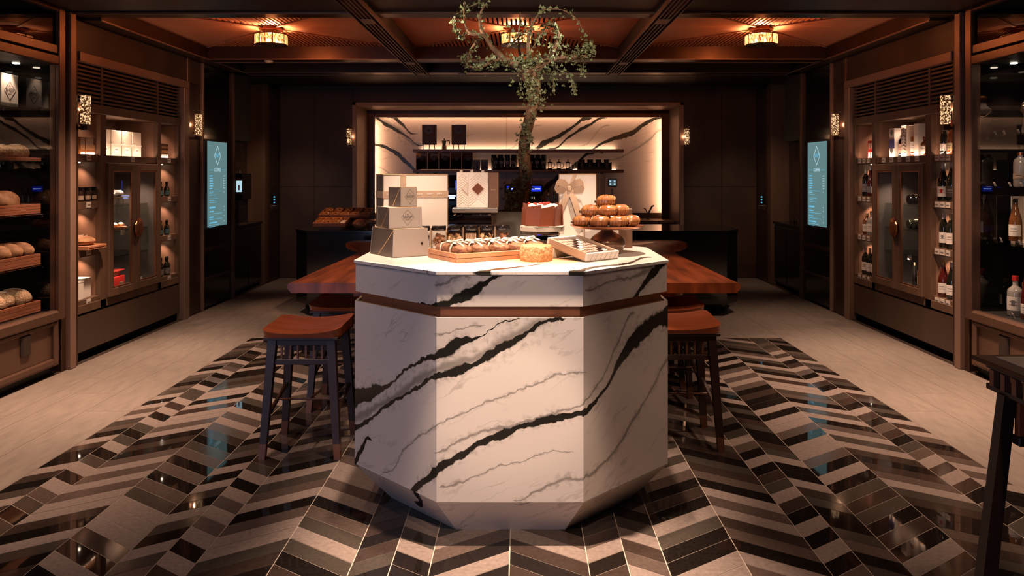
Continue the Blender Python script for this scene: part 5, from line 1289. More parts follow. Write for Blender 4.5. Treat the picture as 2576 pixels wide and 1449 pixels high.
bottle('wine bottle with pale yellow foil, third shelf of near column', 'wine', 3.28, 5.88, .83, 'winegreen', 'labelw', 'foily', FR, G, .92)
bottle('wine bottle with orange foil cap, bottom shelf of near column', 'burg', 3.285, 5.99, .455, 'winered', 'labelw', 'foilo', FR, G, .95)
bottle('wine bottle with white foil cap, bottom shelf of near column', 'burg', 3.285, 5.875, .455, 'winegreen', 'labelw', 'foilw', FR, G, .95)
bottle('dark wine bottle with ornate white neck, far column second shelf', 'wine', 3.285, 7.34, 1.19, 'winegreen', 'labelg', 'foilw', FR, G, .88)
bottle('slim red-streaked bottle with grey label, far column second shelf', 'flute', 3.285, 7.24, 1.19, 'winered', 'labelg', 'foilw', FR, G, .84)
bottle('short bottle half hidden by the upright, far column second shelf', 'spirit', 3.285, 7.14, 1.19, 'winered', 'labelw', 'foilo', FR, G, .8)
bottle('squat spirit bottle with white patterned label and orange tag, far column third shelf', 'spirit', 3.29, 7.33, .83, 'amber', 'labelw', 'foilo', FR, G, .85)
bottle('clear spirit bottle with big pale label, far column third shelf middle', 'spirit', 3.29, 7.23, .83, 'clearb', 'labelw', 'chrome', FR, G, .95)
bottle('clear spirit bottle with pale label, far column third shelf nearest the chiller', 'spirit', 3.29, 7.135, .83, 'clearb', 'labelw', 'foilw', FR, G, .9)
for i, (cp, nm) in enumerate((('foilw', 'pearl'), ('foilo', 'orange'), ('foilw', 'white'))):
    bottle('dark square-label bottle with %s cap, far column bottom shelf' % nm, 'wine', 3.285, 7.35 - .095 * i, .455, 'winegreen', 'labelw', cp, FR, G, .86)
# right cabinet boxes
def pbox(label, s, d, y0, y1, z, h, mats, name='gift_carton', depth=.08, group=None):
    t = thing(name, label, 'box', (s * (d + depth / 2), (y0 + y1) / 2, z), 0, group); x0, x1 = sorted((s * d, s * (d + depth)))
    MB().box(x0, x1, y0, y1, z, z + h, .0015).build('carton_body', M[mats[0]], t)
    return t, x0, x1
t, _, _ = pbox('tall carton with white shell fans and navy band beside red bottle, top shelf', 1, 3.27, 6.75, 6.84, 1.545, .25, ('white',))
MB().box(3.267, 3.273, 6.75, 6.84, 1.62, 1.70).build('navy_band', M['navy'], t)
for zc in (1.755, 1.60):
    for k in range(7):
        a = math.radians(-50 + k * 16.6); MB().tube([(3.268, 6.795, zc - .03), (3.268, 6.795 + .036 * math.sin(a), zc - .03 + .06 * math.cos(a))], .0022, 4).build('fan_print', M['ink'], t)
bottle('squat dark bottle with pink label beside the shell carton', 'spirit', 3.32, 6.69, 1.545, 'winegreen', 'pinkchoc', 'red', FR, None, .95)
t, _, _ = pbox('tall ivory filigree carton in the middle of the top shelf', 1, 3.27, 6.535, 6.63, 1.545, .26, ('cream',))
for k in range(9): MB().tube([(3.268, 6.54, 1.57 + k * .026), (3.268, 6.5825, 1.585 + k * .026), (3.268, 6.625, 1.57 + k * .026)], .0016, 4).build('filigree_print', M['taupe'], t)
MB().lathe([(.02, 0), (.02, .002)], (0, 0, 0), 14).xf(Matrix.Translation((3.267, 6.5825, 1.69)) @ Matrix.Rotation(PI / 2, 4, 'Y') @ Matrix.Scale(1.5, 4, (1, 0, 0))).build('medallion', M['labelw'], t)
bottle('amber cognac bottle with ornate cream label on the top shelf', 'spirit', 3.32, 6.47, 1.545, 'amber', 'labelw', 'goldline', FR, None, 1.05)
t, _, _ = pbox('tall pale carton with white tag beside striped carton, top shelf', 1, 3.27, 6.345, 6.415, 1.545, .265, ('cream',))
MB().box(3.266, 3.272, 6.365, 6.395, 1.635, 1.71).build('tag_panel', M['white'], t)
t, _, _ = pbox('black and white diagonal striped carton at the near end of top shelf', 1, 3.34, 6.22, 6.335, 1.545, .265, ('white',))
for k in range(9): MB().tube([(3.338, 6.225, 1.60 + k * .022), (3.338, 6.33, 1.62 + k * .022)], .003, 4).build('stripe_print', M['ink'], t)
bottle('small bottle with glowing cream label before the striped carton', 'spirit', 3.28, 6.265, 1.545, 'amber', 'labelw', 'redb', FR, None, .65)
for k in range(2):
    t, _, _ = pbox('red carton of miniature bottles, %s of two stacked on far top shelf' % ('lower' if k == 0 else 'upper'), 1, 3.28, 7.13, 7.29, 1.545 + k * .082, .08, ('red',), 'miniature_carton', .1, 'red miniature cartons')
    for i in range(3): MB().box(3.276, 3.281, 7.145 + i * .047, 7.175 + i * .047, 1.552 + k * .082, 1.60 + k * .082).build('bottle_window', M['labelw'] if k == 0 else M['tan'], t)
# right chiller
for r_, z in enumerate((1.14, .93)):
    for i in range(3):
        t = thing('wine_bottle', 'wine bottle lying on its side, %s on the %s chiller rack' % (('nearest', 'middle', 'farthest')[i], ('upper', 'lower')[r_]), 'bottle', (3.46, 6.47 + i * .09, z + .0405), 0, 'wine bottles lying in the right chiller')
        MB().lathe([(.036, -.12), (.04, -.11), (.04, .06), (.016, .12), (.0145, .16)], (0, 0, 0), 14).xf(Matrix.Rotation(PI / 2, 4, 'Y')).build('bottle_glass', M['winegreen'], t, True, wd=False)
        MB().lathe([(.0405, -.07), (.0405, .02)], (0, 0, 0), 14).xf(Matrix.Rotation(PI / 2, 4, 'Y')).build('paper_label', M['foilw'], t, True, wd=False)
bottle('milky white bottle with round badge at the bottom of the right chiller', 'spirit', 3.36, 6.90, .445, 'ceram', 'labelw', 'foilw', FR, None, .72, lab2='teal')
bottle('pink rose bottle at the bottom near end of the right chiller', 'wine', 3.36, 6.47, .445, 'rose', 'pinkchoc', 'foily', FR, None, .8)
bottle('slim dark bottle at the bottom of the right chiller beside the door', 'flute', 3.40, 6.66, .445, 'winegreen', None, 'goldline', FR, None, .6)
for i, (y, z) in enumerate(((6.80, .72), (6.82, .93), (6.84, 1.14), (6.56, .72))):
    t = tag(MB().box(3.305, 3.31, y - .03, y + .03, z - .045, z - .005).build('price_card', M['silver']), 'small grey price card in the right chiller, %s' % ('lowest far rack', 'middle far rack', 'highest far rack', 'lowest near rack')[i], 'price card', 'price cards in the right chiller')
# left cabinet goods
for i in range(4):
    z = 1.545
    t = thing('favour_box', '%s cream box with white twine bow on the centre top shelf' % ('nearest', 'second', 'third', 'farthest')[i], 'box', (-3.375, 6.30 + i * .172, z), 0, 'cream boxes with twine')
    MB().box(-.06, .06, -.078, .078, 0, .215, .0015).build('box_body', M['cream'], t, wd=False)
    MB().box(.0595, .062, -.079, .079, .092, .102).build('twine', M['white'], t, wd=False)
    MB().box(.0598, .0615, -.036, .036, .034, .076).build('label_plate', M['inkw'], t, wd=False)
    b = MB(); [b.tube([(.064, -.076, .097), (.07, -.076 + sg * .02, .105), (.066, -.076 + sg * .04, .085)], .003, 5) for sg in (-1, 1)]; b.build('twine_bow', M['white'], t, wd=False)
    text('SHOP', (.0622, 0, .055), .018, M['ink'], t, (PI / 2, 0, PI / 2))
for i, (y0, y1, nm) in enumerate(((5.83, 5.89, 'nearest'), (5.90, 6.03, 'second'))):
    t, a, b_ = pbox('%s clear box of amber sweets on the left near top shelf' % nm, -1, 3.25, y0, y1, 1.545, .13, ('amber',), 'sweet_box', .09, 'amber sweet boxes')
    MB().box(-3.252, -3.248, y0 + .006, y1 - .006, 1.55, 1.563).build('gold_band', M['foilw'], t); MB().box(-3.2515, -3.248, y0 + .006, y1 - .006, 1.585, 1.62).build('label_band', M['foilo'], t)
t, a, b_ = pbox('amber checked carton of small bottles on the left far top shelf', -1, 3.25, 7.10, 7.28, 1.545, .13, ('choc',), 'bottle_carton', .1)
for i in range(4):
    for k in range(3): MB().box(-3.252, -3.247, 7.11 + i * .044, 7.135 + i * .044, 1.552 + k * .042, 1.58 + k * .036).build('bottle_window', M['foilo'] if k else M['foilw'], t)
for i in range(5):
    t = thing('sauce_jar', '%s dark brown jar in the row on the left near shelf' % ('nearest', 'second', 'third', 'fourth', 'farthest')[i], 'jar', (-3.265 - .02 * (i % 2), 5.85 + i * .046, 1.19), 0, 'dark jars on the left near shelf')
    MB().lathe([(.020, 0), (.022, .004), (.022, .07), (.018, .08), (.018, .084)], (0, 0, 0), 12).build('jar_body', M['darkchoc'], t, True, wd=False)
    MB().lathe([(.020, .084), (.020, .108)], (0, 0, 0), 12).build('lid', M['black'], t, True, wd=False)
    arc_label(.0225, .015, .045, FL - .8, FL + .8, M['labelw'] if i % 2 else M['tan'], t)
rows = ((1.19, 'teal', 'winegreen', 'teal-labelled small bottle on the upper far shelf'), (.83, 'teal', 'winegreen', 'dark blue labelled small bottle on the middle far shelf'), (.455, 'ink', 'winegreen', 'black printed small flask on the lowest far shelf'))
for z, lab, gl, nm in rows:
    for i in range(4):
        bottle('%s, %s of four' % (nm, ('nearest', 'second', 'third', 'farthest')[i]), 'small', -3.268 - .025 * (i % 2), 7.15 + i * .066, z, gl, lab, 'black', FL, 'small bottles on the left far shelves', 1.0 if z > .5 else 1.25, 'small_bottle')
t = thing('bread_board', 'orange wooden board holding a round loaf in the left cabinet', 'board', (-3.33, 5.9, .83))
MB().box(-3.58, -3.16, 5.78, 6.03, .831, .862, .003).build('board_body', M['tray'], t); MB().box(-3.161, -3.158, 5.785, 6.025, .845, .848).build('board_groove', M['choc'], t)
t = thing('round_loaf', 'round pale loaf with dark stencil pattern on the wooden board', 'bread', (-3.30, 5.89, .862))
MB().ell((0, 0, .03), (.12, .11, .045), 22, 10, lambda p: Vector((p.x, p.y, max(p.z, -.66)))).build('loaf_body', M['bread'], t, True, wd=False)
rr = random.Random(8)
for k in range(9): 
    a = rr.uniform(0, 6.3); d = rr.uniform(.02, .08); MB().ell((d * math.cos(a), d * math.sin(a), .03 + .045 * math.sqrt(1 - (d / .12) ** 2)), (.012, .009, .003), 7, 4).build('stencil_mark', M['darkchoc'], t, True, wd=False)
for i, (y0, y1, h, nm) in enumerate(((5.80, 5.87, .13, 'front narrow'), (5.88, 6.01, .14, 'rear wide'))):
    t, a, b_ = pbox('%s plain white paper bag box on the lowest left near shelf' % nm, -1, 3.25 + .02 * i, y0, y1, .456, h, ('white',), 'white_box', .09, 'plain white boxes')
    MB().box(a - .002, b_ + .002, y0 - .001, y1 + .001, .456 + h, .466 + h).build('lid', M['inkw'], t)
# left chiller goods
t = thing('cake_box', 'white rounded box on gold stand in the upper left chiller', 'box', (-3.42, 6.60, 1.14))
MB().box(-3.48, -3.36, 6.52, 6.70, 1.205, 1.26, .02).build('box_body', M['white'], t, True)
b = MB(); [b.box(x - .003, x + .003, y - .003, y + .003, 1.14, 1.205) for x in (-3.47, -3.37) for y in (6.53, 6.61, 6.69)]; b.box(-3.48, -3.36, 6.52, 6.70, 1.196, 1.204).build('gold_stand', M['goldline'], t)
t = thing('tart_board', 'round board with pale tarts in the middle of the left chiller', 'board', (-3.42, 6.62, .93))
MB().lathe([(.10, 0), (.105, .02)], (-3.42, 6.62, .932), 20).build('board_body', M['tray'], t, True)
for i, (dx, dy) in enumerate(((.04, -.05), (.05, .03), (-.03, .0))):
    o = thing('tart', ('nearest', 'farthest', 'rear')[i] + ' small cream tart on the round board in the left chiller', 'pastry', (-3.42 + dx, 6.62 + dy, .952), 0, 'tarts in the left chiller')
    MB().lathe([(.022, 0), (.028, .018), (.025, .02)], (0, 0, 0), 14).build('tart_case', M['pastry'], o, True, wd=False); MB().ell((0, 0, .022), (.02, .02, .014), 12, 6).build('tart_cream', M['cream2'], o, True, wd=False)
t, a, b_ = pbox('bright red gift box with raised lid at the bottom of the left chiller', -1, 3.36, 6.50, 6.70, .446, .085, ('red',), 'red_box', .12)
MB().box(a, b_, 6.51, 6.70, .575, .585, .001).build('raised_lid', M['redb'], t); MB().box(a + .005, b_ - .03, 6.56, 6.68, .531, .574, .001).build('white_insert', M['white'], t)
t = thing('small_bottle', 'small brown bottle at the bottom right of the left chiller', 'bottle', (-3.40, 6.90, .445))
MB().lathe([(.022, 0), (.024, .08), (.01, .11), (.01, .16)], (0, 0, 0), 12).build('bottle_glass', M['amber'], t, True, wd=False); MB().lathe([(.012, .16), (.012, .18)], (0, 0, 0), 10).build('cap', M['goldline'], t, True, wd=False)
for i, (y, z) in enumerate(((6.56, .93), (6.54, .50), (6.88, .93), (6.86, .50))):
    tag(MB().box(-3.31, -3.305, y - .03, y + .03, z - .045, z - .005).build('price_card', M['silver']), 'small grey price card in the left chiller, %s' % ('upper near', 'lower near', 'upper far', 'lower far')[i], 'price card', 'price cards in the left chiller')

# ------------------------------------------------ left glass case
for i, (y0, y1) in enumerate(((5.24, 5.42), (4.98, 5.16), (4.72, 4.90))):
    t = thing('logo_box', '%s tall ivory box with diamond SHOP logo on the top glass shelf' % ('nearest to the pilaster', 'second', 'third')[i] if i else 'tall ivory box with diamond SHOP logo next to the pilaster on the top shelf', 'box', (-3.50, (y0 + y1) / 2, 1.86), 0, 'ivory boxes in the bread case')
    MB().box(-.05, .05, -.09, .09, 0, .22, .0015).build('box_body', M['white'], t, wd=False)
    b = MB(); dm = [(.0, .062), (.058, 0), (0, -.062), (-.058, 0)]
    for k in range(4): p, q = dm[k], dm[(k + 1) % 4]; b.tube([(.0512, p[0], .11 + p[1]), (.0512, q[0], .11 + q[1])], .0008, 4)
    b.build('logo_diamond', M['ink'], t, wd=False)
    text('SHOP', (.0514, 0, .112), .034, M['ink'], t, (PI / 2, 0, PI / 2))
    MB().box(.0505, .0515, -.008, .008, .140, .142).box(.0505, .0515, -.02, .02, .088, .0895).build('logo_lines', M['ink'], t, wd=False)
def breadtray(z, hh, n, lab):
    t = thing('bread_tray', lab, 'tray', (-3.41, 5.0, z)); x0, x1, y0, y1 = -3.55, -3.285, 4.55, 5.405
    MB().box(x0, x1, y0, y1, z, z + .008).build('tray_floor', M['trayred'], t)
    for k in range(n):
        a = z + k * hh / n; b_ = a + hh / n - .002
        MB().box(x1 - .012, x1, y0, y1, a, b_, .001).build('side_slat', M['trayred'], t); MB().box(x0, x0 + .012, y0, y1, a, b_, .001).build('side_slat', M['trayred'], t)
        MB().box(x0 + .012, x1 - .012, y1 - .012, y1, a, b_, .001).build('end_slat', M['trayred'], t); MB().box(x0 + .012, x1 - .012, y0, y0 + .012, a, b_, .001).build('end_slat', M['trayred'], t)
def bread(label, x, y, z, rx, ry, rz, mat, rot=0, scores=3, group=None):
    t = thing('bread_loaf', label, 'bread', (x, y, z), rot, group); rr = random.Random(int(y * 1000))
    m = MB().ell((0, 0, rz * .6), (rx, ry, rz), 24, 12, lambda p: Vector((math.copysign(abs(p.x) ** .85, p.x), math.copysign(abs(p.y) ** .8, p.y), max(p.z, -.6))))
    for v in m.v: v += Vector((rr.uniform(-1, 1), rr.uniform(-1, 1), rr.uniform(-.4, 1))) * .0025
    m.build('loaf_body', M[mat], t, True, wd=False)
    for k in range(scores):
        yy = (k - (scores - 1) / 2) * ry * 1.5 / max(1, scores)
        pts = [(rx * .75 * f, yy + ry * .12 * f, rz * .6 + rz * .985 * math.sqrt(max(.05, 1 - (.75 * f) ** 2 - (yy / ry) ** 2))) for f in [-1 + q * .25 for q in range(9)]]
        MB().tube(pts, [.002] + [.006] * 7 + [.002], 6).build('score_cut', M['trayred'] if mat == 'bread' else M['cream'], t, True, wd=False)
t = thing('bread_board', 'thin orange board under two seeded loaves in the bread case', 'board', (-3.41, 5.0, 1.487)); MB().box(-3.55, -3.285, 4.55, 5.41, 1.487, 1.510, .002).build('board_body', M['trayred'], t); MB().box(-3.286, -3.2835, 4.552, 5.408, 1.497, 1.499).build('board_groove', M['choc'], t)
bread('seeded round loaf at the right end of the thin board in the bread case', -3.40, 5.30, 1.510, .085, .085, .055, 'seeded', 0, 0)
bread('seeded round loaf at the picture edge on the thin board', -3.40, 5.13, 1.510, .085, .08, .052, 'seeded', 0, 0)
breadtray(1.12, .075, 4, 'slatted red-brown tray with one crusty loaf, second from the top')
bread('single oval crusty loaf standing out of the upper slatted tray', -3.41, 5.20, 1.165, .085, .12, .075, 'bread', .2, 4)
bread('crusty loaf farther along the upper slatted tray', -3.41, 4.90, 1.165, .085, .11, .07, 'bread', 0, 3)
breadtray(.765, .085, 4, 'deep slatted tray of scored baguette loaves in the bread case')
for i in range(4): bread('pale scored long loaf in the deep tray, %s from the pilaster' % ('first', 'second', 'third', 'fourth')[i], -3.41, 5.33 - i * .12, .835, .115, .055, .062, 'bread', .1, 2, 'scored long loaves')
breadtray(.442, .085, 4, 'lowest slatted tray of floury round loaves in the bread case')
for i in range(4): bread('floury seeded loaf with dark lattice in the lowest tray, %s from the pilaster' % ('first', 'second', 'third', 'fourth')[i], -3.41 - .03 * (i % 2), 5.31 - i * .135, .505, .11, .07, .07, 'seeded', .1, 3, 'floury lattice loaves')
# ------------------------------------------------ right glass case
def card(label, x, y, z):
    t = thing('price_holder', label, 'price card', (x, y, z), -.35 + PI, 'price cards in the spirits case')
    m = MB().box(-.001, .001, -.026, .026, 0, .034).xf(Matrix.Rotation(.35, 4, 'Y')); m.build('card', M['labelw'], t, wd=False)
    MB().box(-.003, .012, -.027, .027, 0, .005).build('card_foot', M['chrome'], t, wd=False)
    m = MB().box(.0012, .0018, -.018, .018, .012, .015).box(.0012, .0018, -.018, .012, .020, .023).xf(Matrix.Rotation(.35, 4, 'Y')); m.build('card_print', M['ink'], t, wd=False)
for i, y in enumerate((5.40, 5.30, 5.15, 4.95)): card('small tilted price card on the top shelf of the spirits case, %s from the pilaster' % ('first', 'second', 'third', 'fourth')[i], 3.33, y, 1.662)
for i, y in enumerate((5.39, 5.22, 5.10, 4.95)): card('small tilted price card below the ceramic bottles, %s from the pilaster' % ('first', 'second', 'third', 'fourth')[i], 3.32, y, 1.311)
for i, y in enumerate((5.30, 5.10)): card('small tilted price card below the wooden bottle crates, %s from the pilaster' % ('first', 'second')[i], 3.31, y, .933)
card('small tilted price card on the floor of the spirits case', 3.31, 5.17, .441)
t = thing('figurine_bottle', 'grey faceted figurine decanter with chain on the top shelf of the spirits case', 'bottle', (3.44, 5.18, 1.662))
MB().lathe([(.062, 0), (.066, .03), (.05, .11), (.066, .17), (.06, .21), (.03, .235), (.022, .25), (.022, .275)], (0, 0, 0), 7).build('decanter', M['ceram'], t, wd=False)
MB().lathe([(.03, .275), (.034, .295), (.02, .31)], (0, 0, 0), 7).build('stopper', M['copper'], t, wd=False)
MB().tube([(.068 * math.cos(a), .068 * math.sin(a), .17 - .02 * math.cos(3 * a)) for a in [k * .3 for k in range(21)]], .004, 5).build('chain', M['goldline'], t, True, wd=False)
bottle('white-grey ceramic bottle with copper stopper and brown label, second shelf', 'crock', 3.42, 5.28, 1.311, 'ceram', 'tan', 'copper', FR, 'ceramic bottles', 1.05, 'ceramic_bottle')
bottle('white-grey ceramic bottle with purple label at the picture edge', 'crock', 3.42, 5.14, 1.311, 'ceram', 'purple', 'steel', FR, 'ceramic bottles', 1.05, 'ceramic_bottle')
for i, (y0, y1) in enumerate(((5.235, 5.385), (5.07, 5.225))):
    t = thing('bottle_crate', ('pale wooden bottle crate behind the amber bottle' if i == 0 else 'pale wooden bottle crate holding the wrapped figure bottle'), 'crate', (3.46, (y0 + y1) / 2, .933))
    MB().box(3.50, 3.512, y0, y1, .933, 1.245, .001).build('crate_back', M['tan'], t)
    for a, b_ in ((y0, y0 + .01), (y1 - .01, y1)): MB().box(3.42, 3.50, a, b_, .933, 1.245, .001).build('crate_side', M['cream'], t)
    MB().box(3.42, 3.50, y0 + .01, y1 - .01, .933, .943).build('crate_base', M['cream'], t)
bottle('amber rum bottle with white label before the pale crate', 'burg', 3.40, 5.30, .943, 'amber', 'labelw', 'black', FR, None, .98)
t = thing('wrapped_bottle', 'bottle wrapped like a draped white figure in the wooden crate', 'bottle', (3.43, 5.145, .943))
m = MB().lathe([(.045, 0), (.048, .05), (.036, .1), (.044, .14), (.035, .19), (.02, .215), (.024, .235), (.018, .255)], (0, 0, 0), 20)
for k, v in enumerate(m.v): v += Vector((v.x, v.y, 0)) * .12 * math.sin(k * 2.1 + v.z * 40)
m.build('draped_wrap', M['cream'], t, True, wd=False); MB().lathe([(.022, .25), (.026, .27), (.014, .285)], (0, 0, 0), 10).build('dark_cap', M['blackmat'], t, True, wd=False)
MB().tube([(-.03, -.034, .05), (-.04, -.03, .11), (-.03, -.03, .16)], .0016, 4).build('ink_line', M['ink'], t, wd=False)
bottle('clear vodka bottle with red cap and handwritten label on the case floor', 'spirit', 3.38, 5.27, .441, 'clearb', 'labelw', 'red', FR, 'bottles on the spirits case floor', 1.15, lab2='ink')
bottle('dark red liqueur bottle with white label on the case floor', 'flute', 3.37, 5.14, .441, 'winered', 'labelw', 'chrome', FR, 'bottles on the spirits case floor', .95)
bottle('black bottle with cream label at the picture edge on the case floor', 'wine', 3.34, 5.02, .441, 'winegreen', 'labelw', 'black', FR, 'bottles on the spirits case floor', .8)
bottle('small dark bottle behind the vodka on the case floor', 'spirit', 3.5, 5.36, .441, 'winegreen', 'labelw', 'amber', FR, 'bottles on the spirits case floor', .9)

# ================================================================== niche goods
ZU, ZL = 1.748, 1.457
def NX(px, Y=11.2): return (px - VPX) / FPX * Y + CX
for i, px in enumerate((1080, 1154.5)):
    x = NX(px); t = thing('easel_sign', '%s brown coffee poster board on small legs, upper niche shelf' % ('left' if i == 0 else 'right'), 'sign', (x, 11.2, ZU), 0, 'brown poster boards')
    MB().box(-.106, .106, -.008, .008, .068, .355, .003).build('board', M['bronze_dk'], t, wd=False)
    MB().box(-.098, .098, -.0095, -.007, .076, .347).build('poster', M['cabwood_in'], t, wd=False)
    MB().lathe([(.056, 0), (.056, .001)], (0, 0, 0), 20).xf(Matrix.Translation((-.008, -.0095, .28)) @ Matrix.Rotation(PI / 2, 4, 'X')).build('cup_print', M['darkchoc'], t, wd=False)
    MB().lathe([(.028, 0), (.028, .001)], (0, 0, 0), 16).xf(Matrix.Translation((-.008, -.0106, .28)) @ Matrix.Rotation(PI / 2, 4, 'X')).build('cup_print', M['cabwood'], t, wd=False)
    for k in range(3): MB().box(-.05 - .01 * k, .06, -.0105, -.009, .18 - .028 * k, .187 - .028 * k).build('print_line', M['darkchoc'], t, wd=False)
    for dx in (-.075, .0, .075): MB().tube([(dx, 0, .07), (dx * 1.05, -.005, 0)], .006, 6).build('leg', M['blackmat'], t, wd=False)
x = NX(1118); t = thing('moka_pot', 'small steel moka pot between the two poster boards', 'coffee pot', (x, 11.18, ZU))
MB().lathe([(.040, 0), (.034, .05), (.032, .058)], (0, 0, 0), 8).build('boiler', M['steel'], t, wd=False)
MB().lathe([(.03, .058), (.044, .125), (.042, .127), (.01, .135)], (0, 0, 0), 8).build('jug', M['steel'], t, wd=False)
MB().lathe([(.008, .133), (.01, .15), (.005, .156)], (0, 0, 0), 8).build('knob', M['blackmat'], t, wd=False)
MB().tube([(.04, 0, .122), (.075, 0, .125), (.08, 0, .10), (.066, 0, .06)], .007, 6).build('handle', M['blackmat'], t, True, wd=False)
for i in range(5):
    x = NX(1063 + i * 28.5); t = thing('bean_dispenser', '%s clear bulk bean dispenser from the left on the lower niche shelf' % names[i], 'dispenser', (x, 11.18, ZL), 0, 'bean dispensers')
    MB().add([(-.075, -.07, .0), (.075, -.07, 0), (.075, .08, 0), (-.075, .08, 0), (-.075, -.10, .12), (.075, -.10, .12), (.075, .08, .235), (-.075, .08, .235), (-.075, -.09, .235), (.075, -.09, .235)], [(3, 2, 1, 0), (0, 1, 5, 4), (4, 5, 9, 8), (8, 9, 6, 7), (1, 2, 6, 9, 5), (3, 0, 4, 8, 7), (2, 3, 7, 6)]).build('bin', M['smoke'], t, wd=False)
    MB().add([(-.07, -.06, .004), (.07, -.06, .004), (.07, .075, .004), (-.07, .075, .004), (-.07, -.085, .11), (.07, -.085, .11), (.07, .075, .16), (-.07, .075, .16)], [(3, 2, 1, 0), (4, 5, 6, 7), (0, 1, 5, 4), (1, 2, 6, 5), (2, 3, 7, 6), (3, 0, 4, 7)]).build('beans', M['loafcut'] if i < 2 else M['cabwood_in'], t, wd=False)
    MB().lathe([(.035, 0), (.035, .004)], (0, 0, 0), 16).xf(Matrix.Translation((.01, -.098, .165)) @ Matrix.Rotation(PI / 2, 4, 'X')).build('hatch', M['blackmat'], t, wd=False)
    MB().box(-.082, -.076, -.10, .08, 0, .235, .001).build('divider', M['copper'], t, wd=False)
    MB().box(-.06, .07, -.095, .07, .235, .243, .002).build('bin_lid', M['bronze_dk'], t, wd=False)
for i in range(2):
    x = NX(1199.5 + i * 19.5); t = thing('coffee_pack', '%s slate-grey coffee pack beside the dispensers' % ('left' if i == 0 else 'right'), 'box', (x, 11.15, ZL), 0, 'slate coffee packs')
    MB().box(-.05, .05, -.04, .04, 0, .142, .004).build('pack', M['labelg'], t, wd=False); MB().box(-.03, .03, -.0415, -.039, .03, .10).build('front_print', M['ink'], t, wd=False); MB().lathe([(.018, 0), (.018, .002)], (0, 0, 0), 10).xf(Matrix.Translation((.01, -.041, .045)) @ Matrix.Rotation(PI / 2, 4, 'X')).build('seal', M['blackmat'], t, wd=False)
k = 0
def jar_(label, px, y, z, lid='blackmat', glass='darkchoc'):
    t = thing('bean_jar', label, 'jar', (NX(px), y, z), 0, 'dark bean jars')
    MB().lathe([(.036, 0), (.040, .006), (.040, .12), (.034, .135)], (0, 0, 0), 14).build('jar_body', M[glass], t, True, wd=False); MB().lathe([(.037, .135), (.039, .14), (.039, .165), (.03, .172)], (0, 0, 0), 14).build('lid', M[lid], t, True, wd=False)
    MB().box(-.028, .028, -.0415, -.038, .085, .128, .001).build('front_label', M['taupe'], t, wd=False); MB().lathe([(.014, 0), (.014, .004)], (0, 0, 0), 12).xf(Matrix.Translation((0, -.039, .04)) @ Matrix.Rotation(PI / 2, 4, 'X')).build('round_sticker', M['labelg'], t, wd=False)
for i in range(4): jar_('%s dark bean jar with grey label left of the trunk, front row' % names[i], 1247 + i * 14.6, 11.14, ZL)
for i in range(4): jar_('%s dark bean jar in the raised rear row left of the trunk' % names[i], 1242 + i * 17, 11.24, ZL + .045)
for i in range(3): jar_('%s dark bean jar with grey label right of the trunk, front row' % names[i], 1335 + i * 15.5, 11.14, ZL)
for i in range(3): jar_('%s dark bean jar in the raised rear row right of the trunk' % names[i], 1338 + i * 15, 11.24, ZL + .045)
for px0, px1, w_ in ((1236, 1308, 'left'), (1326, 1374, 'right')): tag(MB().box(NX(px0), NX(px1), 11.195, 11.285, ZL, ZL + .044, .002).build('jar_step', M['blackmat']), 'dark riser under the rear bean jars %s of the trunk' % w_, 'riser')
ps = tag(MB().box(NX(1374), NX(1440), 11.10, 11.22, ZL, ZL + .012, .002).build('serving_tray', M['blackmat']), 'flat dark tray under the three glass coffee presses', 'tray')
for i in range(3):
    x = NX(1383 + i * 22.5); t = thing('french_press', '%s small glass coffee press on the dark tray' % names[i], 'coffee press', (x, 11.16, ZL + .012), 0, 'coffee presses')
    MB().lathe([(.03, 0), (.03, .085)], (0, 0, 0), 14).build('beaker', M['acrylic'], t, True, wd=False)
    MB().lathe([(.031, .083), (.034, .09), (.030, .1), (.01, .105), (.004, .106), (.004, .118), (.008, .12), (.008, .132), (.002, .135)], (0, 0, 0), 14).build('plunger_lid', M['blackmat'], t, True, wd=False)
    MB().lathe([(.0315, 0), (.0315, .012)], (0, 0, 0), 14).build('base_ring', M['blackmat'], t, True, wd=False)
    for a in (0.6, 2.5, -.6, -2.5): MB().tube([(.031 * math.cos(a), .031 * math.sin(a), .01), (.031 * math.cos(a), .031 * math.sin(a), .085)], .003, 5).build('frame_rod', M['blackmat'], t, wd=False)
    MB().tube([(.032, 0, .082), (.058, 0, .085), (.068, 0, .06), (.062, 0, .025), (.033, 0, .015)], .005, 6).build('handle', M['chrome'], t, True, wd=False)
x = NX(1441); t = thing('glass_cup', 'small clear glass cup right of the coffee presses', 'cup', (x, 11.16, ZL)); MB().lathe([(.02, 0), (.028, .07), (.026, .07), (.018, .005)], (0, 0, 0), 12).build('cup_body', M['acrylic'], t, True, wd=False); MB().tube([(.026, 0, .06), (.05, 0, .055), (.045, 0, .02), (.022, 0, .015)], .004, 6).build('handle', M['chrome'], t, True, wd=False)
rk = thing('canister_rack', 'low black rack around four dark coffee canisters', 'rack', (NX(1494), 11.17, ZL))
for a, b_ in ((11.09, 11.098), (11.235, 11.243)): MB().box(NX(1451.5), NX(1537), a, b_, ZL, ZL + (.03 if a < 11.1 else .105), .001).build('rack_wall', M['blackmat'], rk)
for px in (1451.5, 1536): MB().box(NX(px), NX(px) + .006, 11.098, 11.235, ZL, ZL + .105, .001).build('rack_end', M['blackmat'], rk)
